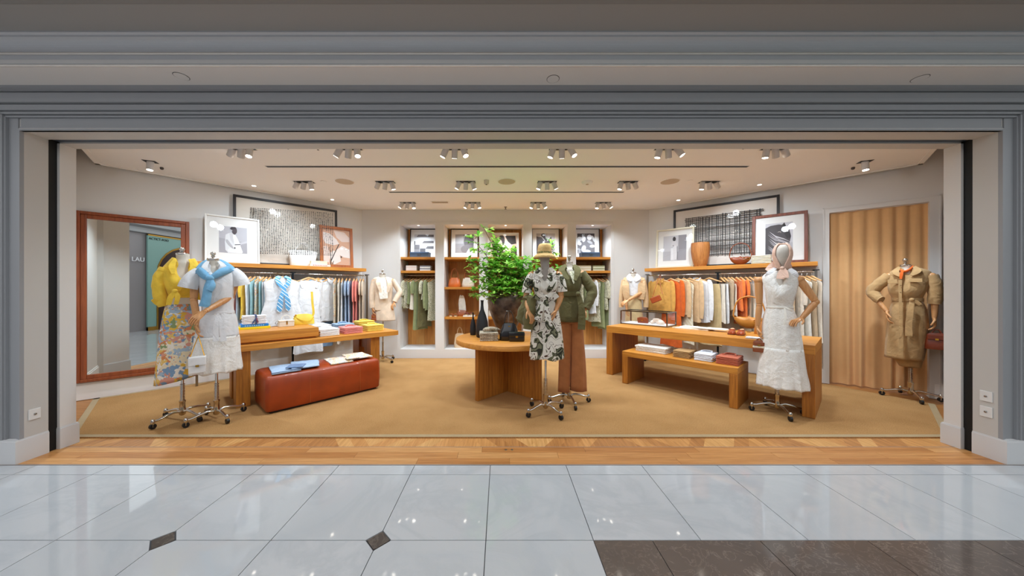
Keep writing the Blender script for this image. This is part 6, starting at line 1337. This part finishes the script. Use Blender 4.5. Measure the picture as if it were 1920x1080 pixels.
tr_ = N(nt, 'ShaderNodeBsdfTranslucent'); mx_ = N(nt, 'ShaderNodeMixShader'); mx_.inputs[0].default_value = .42; lk_ = b.inputs['Base Color'].links[0].from_socket; nt.links.new(lk_, tr_.inputs[0]); nt.links.new(b.outputs[0], mx_.inputs[1]); nt.links.new(tr_.outputs[0], mx_.inputs[2]); nt.links.new(mx_.outputs[0], nt.nodes['Material Output'].inputs[0])
BARK = paint('#6b5238', .8); tips = [(905, 424, -.05), (884, 446, .05), (874, 488, 0), (882, 520, -.1), (890, 556, -.15), (922, 450, .1), (940, 462, -.1), (955, 470, .15), (975, 480, .05), (1000, 492, -.1), (1040, 468, .25), (1050, 500, .2), (985, 520, -.2), (960, 545, -.25), (925, 540, -.25), (910, 500, -.15), (945, 500, -.25), (970, 505, -.2), (930, 480, 0), (990, 545, -.1), (905, 535, .05), (1012, 515, .1), (950, 520, .2), (918, 565, -.22), (985, 560, -.2), (935, 556, -.28), (965, 488, 0), (1005, 540, 0)]
leafpos = []; stems = MB()
def loc_(px, py, dy): d = PD + dy; return Vector(((px - CX)*d/F, d, H - (py - CY)*d/F)) - PO
for (px, py, dy) in tips:
    e = loc_(px, py, dy); b0 = Vector((rp.uniform(-.08, .08), rp.uniform(-.08, .08), .54)); mid = b0.lerp(e, .5) + Vector((0, 0, .10)); pts = catmull([tuple(b0), tuple(mid), tuple(e)], 6); MB().tube(pts, [.008 - .0055*i/(len(pts)-1) for i in range(len(pts))], 6).build('branch', BARK, t, smooth=True)
    for k in range(22):
        f_ = rp.uniform(.3, 1.0); i = int(f_*(len(pts)-1)); q_ = Vector(pts[i]); dirn = Vector((rp.uniform(-1, 1), rp.uniform(-1, 1), rp.uniform(-.45, .8))).normalized(); tw_ = q_ + dirn*rp.uniform(.05, .13)
        stems.tube([q_, tw_], .002, 4, False); nl = rp.randint(4, 6)
        for j in range(nl):
            a = 2*PI*j/nl + rp.random(); ld = (dirn*.5 + Vector((math.cos(a), math.sin(a), rp.uniform(-.3, .5)))*.8).normalized(); leafpos.append((tw_ + dirn*rp.uniform(-.02, .01), ld, rp.uniform(.07, .115)))
stems.build('twigs', BARK, t)['kind'] = 'stuff'
def leaf_pts(p, d, L):
    d = d.normalized(); up = Vector((0, 0, 1)); s_ = d.cross(up); s_ = s_.normalized() if s_.length > .1 else Vector((1, 0, 0)); nrm_ = s_.cross(d); w_ = L*.21
    V_ = [p, p + d*L*.3 + s_*w_*.85 + nrm_*L*.05, p + d*L*.6 + s_*w_ + nrm_*L*.05, p + d*L - nrm_*L*.10, p + d*L*.6 - s_*w_ + nrm_*L*.05, p + d*L*.3 - s_*w_*.85 + nrm_*L*.05, p + d*L*.33, p + d*L*.63 + nrm_*L*.01]
    return V_, [(0, 1, 6), (1, 2, 7, 6), (2, 3, 7), (0, 6, 5), (6, 7, 4, 5), (7, 3, 4)]
leafpos.sort(key=lambda q_: q_[0].y); base_me = None
V_, F_ = leaf_pts(Vector((0, 0, 0)), Vector((0, 1, 0)), 1.0); ob = MB().add(V_, F_).build('leaf', lm, t, smooth=True); base_me = ob.data
step_ = leafpos[:300]; first = True
for (p_, d_, L) in step_:
    o_ = ob if first else bpy.data.objects.new('leaf', base_me)
    if not first: COL.objects.link(o_); o_.parent = t
    first = False
    o_.location = p_; q_ = d_.to_track_quat('Y', 'Z'); o_.rotation_mode = 'QUATERNION'; o_.rotation_quaternion = q_; o_.scale = (L, L, L)
mb = MB()
for (p_, d_, L) in leafpos[300:]: mb.add(*leaf_pts(p_, d_, L))
mb.build('foliage', lm, t, smooth=True)['kind'] = 'stuff'
# ---- goods in the recesses
def in_n(px, z, y=6.36): return Vector(((px - CX)*y/F, y, z + .0005))
def boxthing(label, px0, px1, z, h, y=6.30):
    t = thing('storage_box', label, 'box', in_n((px0+px1)/2, z, y), 0, 'blue boxes'); w_ = (px1-px0)*y/F/2; B_ = paint('#3f5674', .6)
    MB().box(-w_, w_, 0, .22, 0, h*.7).build('box_body', B_, t, bevel=.003); MB().box(-w_-.003, w_+.003, -.003, .223, h*.7, h).build('lid', B_, t, bevel=.003); MB().tube([(.035*math.cos(a), -.004, h*.45 + .014*math.sin(a)) for a in [2*PI*k/14 for k in range(15)]], .003, 6, False).build('label_holder', CHROME, t, smooth=True)
boxthing('blue box before the stair picture in the first recess', 768.5, 803, 1.965, .105); boxthing('blue box before the flower photo in the fifth recess', 1091, 1125, 1.965, .10)
tins = [('#efe2d8', '#d9a090'), ('#efece8', '#6f7480')]
for (c0_, c1_, cols, nn, pl) in ((761, 781, ('#f0ded6', '#f4efe8'), 'first', 'nearer the beige suit'), (787, 807, ('#f2f0ec', '#8d8f96'), 'first', 'nearer the second recess'), (1081.7, 1108.5, ('#f0ebd8', '#d6cfae'), 'fifth', 'nearer the olive jacket'), (1112, 1134, ('#dfe2c8', '#9da27c'), 'fifth', 'nearer the side wall')):
    for k in range(4): book('%s of four thin books in the %s recess stack %s' % (['bottom one', 'second', 'third', 'top one'][k], nn, pl), cols[k % 2], in_n((c0_+c1_)/2, 1.70 + k*.0266, 6.32), 0, (c1_-c0_)*6.32/F, .2, .026, 'small books in the recesses')
OB = leather('#d9702e', .3); CBg = leather('#f0e4d2', .4); TB = leather('#e0c09a', .45)
def two_handles(w_, z0, z1): 
    a, b_ = MB(), MB(); handle(a, arc(-w_, w_, z0, z1, -.03), .006); handle(b_, arc(-w_, w_, z0, z1*.98, .03), .006); return a, b_
HB = leather('#b0602c', .4)
a, b_ = two_handles(.075, .16, .37); soft_bag('handbag', 'orange leather handbag with tall handles in the second recess', in_n(852.5, 1.38, 6.42), 0, .25, .175, .13, OB, .8, [('handle', a, HB), ('handle', b_, HB)])
a, b_ = two_handles(.075, .16, .37); soft_bag('handbag', 'cream handbag with brown handles in the second recess', in_n(878, 1.38, 6.42), 0, .25, .175, .13, CBg, .85, [('handle', a, HB), ('handle', b_, HB)])
a = MB(); handle(a, arc(-.05, .05, .26, .40, 0), .006); soft_bag('tote_bag', 'tall beige tote bag on the floor of the second recess', in_n(862, NB, 6.42), 0, .22, .27, .13, TB, .82, [('handle', a, TB)])
t = soft_bag('saddle_bag', 'striped brown saddle bag with a scarf on the lower shelf of the second recess', in_n(866, .796, 6.45), 0, .20, .11, .08, leather('#a4582c', .35), .9); ribbon(MB(), catmull([(-.02, .01, .08), (-.03, .0, .25), (-.01, 0, .40), (.03, 0, .30), (.05, .0, .10)], 4), .07, .01).build('neck_scarf', IVORY, t); handle(MB(), [(-.10, 0, .07), (-.06, 0, .26), (0, .0, .42), (.08, 0, .22), (.11, 0, .06)], .004).build('strap', leather('#8a4a28', .4), t, smooth=True)
def sandal(label, loc, mat):
    o = thing('sandal', label, 'shoe', loc, R(rf.uniform(-8, 8)), 'sandals in the second recess'); MB().prism([(.03, .2), (.036, .1), (.04, .04), (.02, 0), (-.02, 0), (-.04, .04), (-.036, .1), (-.03, .2)], 0, .02).build('sole', leather('#e0bf94', .5), o)
    for y in (.03, .10): ribbon(MB(), [(-.038, y, .015), (-.03, y, .045), (0, y, .058), (.03, y, .045), (.038, y, .015)], .045, .006, (0, 1, 0)).build('strap', mat, o)
SM = leather('#b8683a', .4); sandal('tan sandal at the outer end of the recess shelf', in_n(845, .796, 6.28), SM); sandal('tan sandal next to the outer one on the recess shelf', in_n(854, .796, 6.28), SM)
t = tag(MB().box(-.115, .115, 0, .2, 0, .022).build('shoe_tray', paint('#eae4dc', .5), loc=in_n(879, .796, 6.26), bevel=.003), 'white tray under plum sandals in the second recess', 'tray')
SP = leather('#8a4a4a', .4); sandal('plum sandal on the outer half of the white tray', in_n(874, .8185, 6.27), SP); sandal('plum sandal on the inner half of the white tray', in_n(885, .8185, 6.27), SP)
soft_bag('handbag', 'white handbag on the lower shelf of the third recess', in_n(922, .796, 6.42), 0, .16, .14, .10, CBg, .7)
a, b_ = two_handles(.06, .15, .30); soft_bag('handbag', 'tan handbag on the middle shelf of the third recess', in_n(950, 1.38, 6.42), 0, .26, .17, .12, leather('#b5743c', .4), .8, [('handle', a, HB), ('handle', b_, HB)])
# ---- things in hands
t = thing('chain_bag', 'white flap bag on a gold chain held by the white shirt dress mannequin', 'bag', M2.o.location, M2.rz); C0 = M2.q(370, 668, -.20); C1 = M2.q(370, 699, -.20); wv = abs(M2.q(386, 685, -.20).x - M2.q(353, 685, -.20).x); hz_ = C0.z - C1.z
MB().box(C1.x - wv/2, C1.x + wv/2, -.235, -.165, C1.z, C0.z - .01).build('bag_body', leather('#f1efec', .4), t, bevel=.008); MB().box(C1.x - wv/2 - .002, C1.x + wv/2 + .002, -.241, -.163, C1.z + hz_*.45, C0.z).build('flap', leather('#f4f2ef', .4), t, bevel=.008); MB().box(C1.x - .012, C1.x + .012, -.247, -.241, C1.z + hz_*.4, C1.z + hz_*.52).build('clasp', BRASS, t)
Hn = M2.q(372, 630, -.10)
for s_ in (-1, 1): MB().tube([(C1.x + s_*wv*.42, -.20, C0.z - .01), tuple(lerp(Vector((C1.x + s_*wv*.42, -.20, C0.z)), Hn, .6)), tuple(Hn)], .004, 6).build('chain', BRASS, t, smooth=True)
def held(name, label, m, px0, px1, py0, py1, dy, mat, hp, taper=.9, band=None, h_top=.06):
    A_ = m.q((px0+px1)/2, py1, dy); B_ = m.q((px0+px1)/2, py0, dy); wv = abs(m.q(px1, py1, dy).x - m.q(px0, py1, dy).x); loc = m.o.matrix_basis @ A_; h = B_.z - A_.z
    mb = MB(); handle(mb, arc(-wv*.2, wv*.2, h*.9, h + h_top, 0), .006)
    o = soft_bag(name, label, loc, m.rz, wv, h, wv*.5, mat, taper, [('handle', mb, mat)])
    if band: MB().box(-wv*.49, wv*.49, -wv*.255, wv*.255, h*.35, h*.6).build('band', band, o, bevel=.01)
    MB().box(-wv*.4, wv*.4, -wv*.27, -wv*.2, h*.62, h*.95).build('flap', mat, o, bevel=.006); MB().box(-.012, .012, -wv*.285, -wv*.268, h*.6, h*.72).build('clasp', BRASS, o); return o
held('mini_bag', 'small striped brown bag held by the lace dress mannequin', M7, 1411, 1436, 640, 660, -.05, leather('#8d4a28', .4), None, .95, cloth('#e6d6bc', wr=.2), .03)
held('handbag', 'reddish brown leather handbag held by the tan linen mannequin', M8, 1733, 1780, 626, 655, -.04, leather('#7a3217', .33), None, .85, None, .05)
held('mini_bag', 'small brown bag held low by the beige suit mannequin', M3, 696, 706, 590, 602, -.02, leather('#9a4e28', .4), None, .9, None, .06)
m = M4; t = thing('draped_jacket', 'olive jacket draped over the arm of the leaf print mannequin', 'clothes', m.o.location, m.rz)
mb = MB()
for pts, rr in (([(990, 562, -.03), (985, 580, -.05), (980, 600, -.05), (977, 606, -.05)], [.05, .07, .075, .05]), ([(997, 560, -.06), (994, 580, -.09), (992, 600, -.10), (990, 617, -.10)], [.045, .06, .065, .05])):
    P_ = catmull([tuple(m.q(*p_)) + (r_,) for p_, r_ in zip(pts, rr)], 4); MB().tube([p_[:3] for p_ in P_], [p_[3]*(1 + .08*math.sin(i*1.7)) for i, p_ in enumerate(P_)], 14, flat=.7).build('jacket_fold', OLIVE, t, smooth=True)
P_ = catmull([tuple(m.q(*p_)) for p_ in [(984, 563, -.06), (990, 558, -.02), (1000, 562, -.08)]], 4); MB().tube(P_, .035, 10).build('collar', OLIVE, t, smooth=True)
q_ = wp('R', 1232, .27 + .20); t = thing('crossbody_bag', 'brown crossbody bag hanging in front of the mustard jacket', 'bag', (q_.x, q_.y, zat(566, q_.y)), Rr_)
CBB = leather('#a8481c', .35); x_ = MB().box(-.085, .085, -.03, .03, 0, .10); b_ = x_.build('bag_body', CBB, t, bevel=.01); b_.rotation_euler = (0, R(-24), 0)
handle(MB(), [(-.08, 0, .06), (-.04, .05, .26), (.0, .20, RAILZ + .02 - zat(566, q_.y)), (.02, .12, .3), (.09, 0, .14)], .004).build('strap', CBB, t, smooth=True)
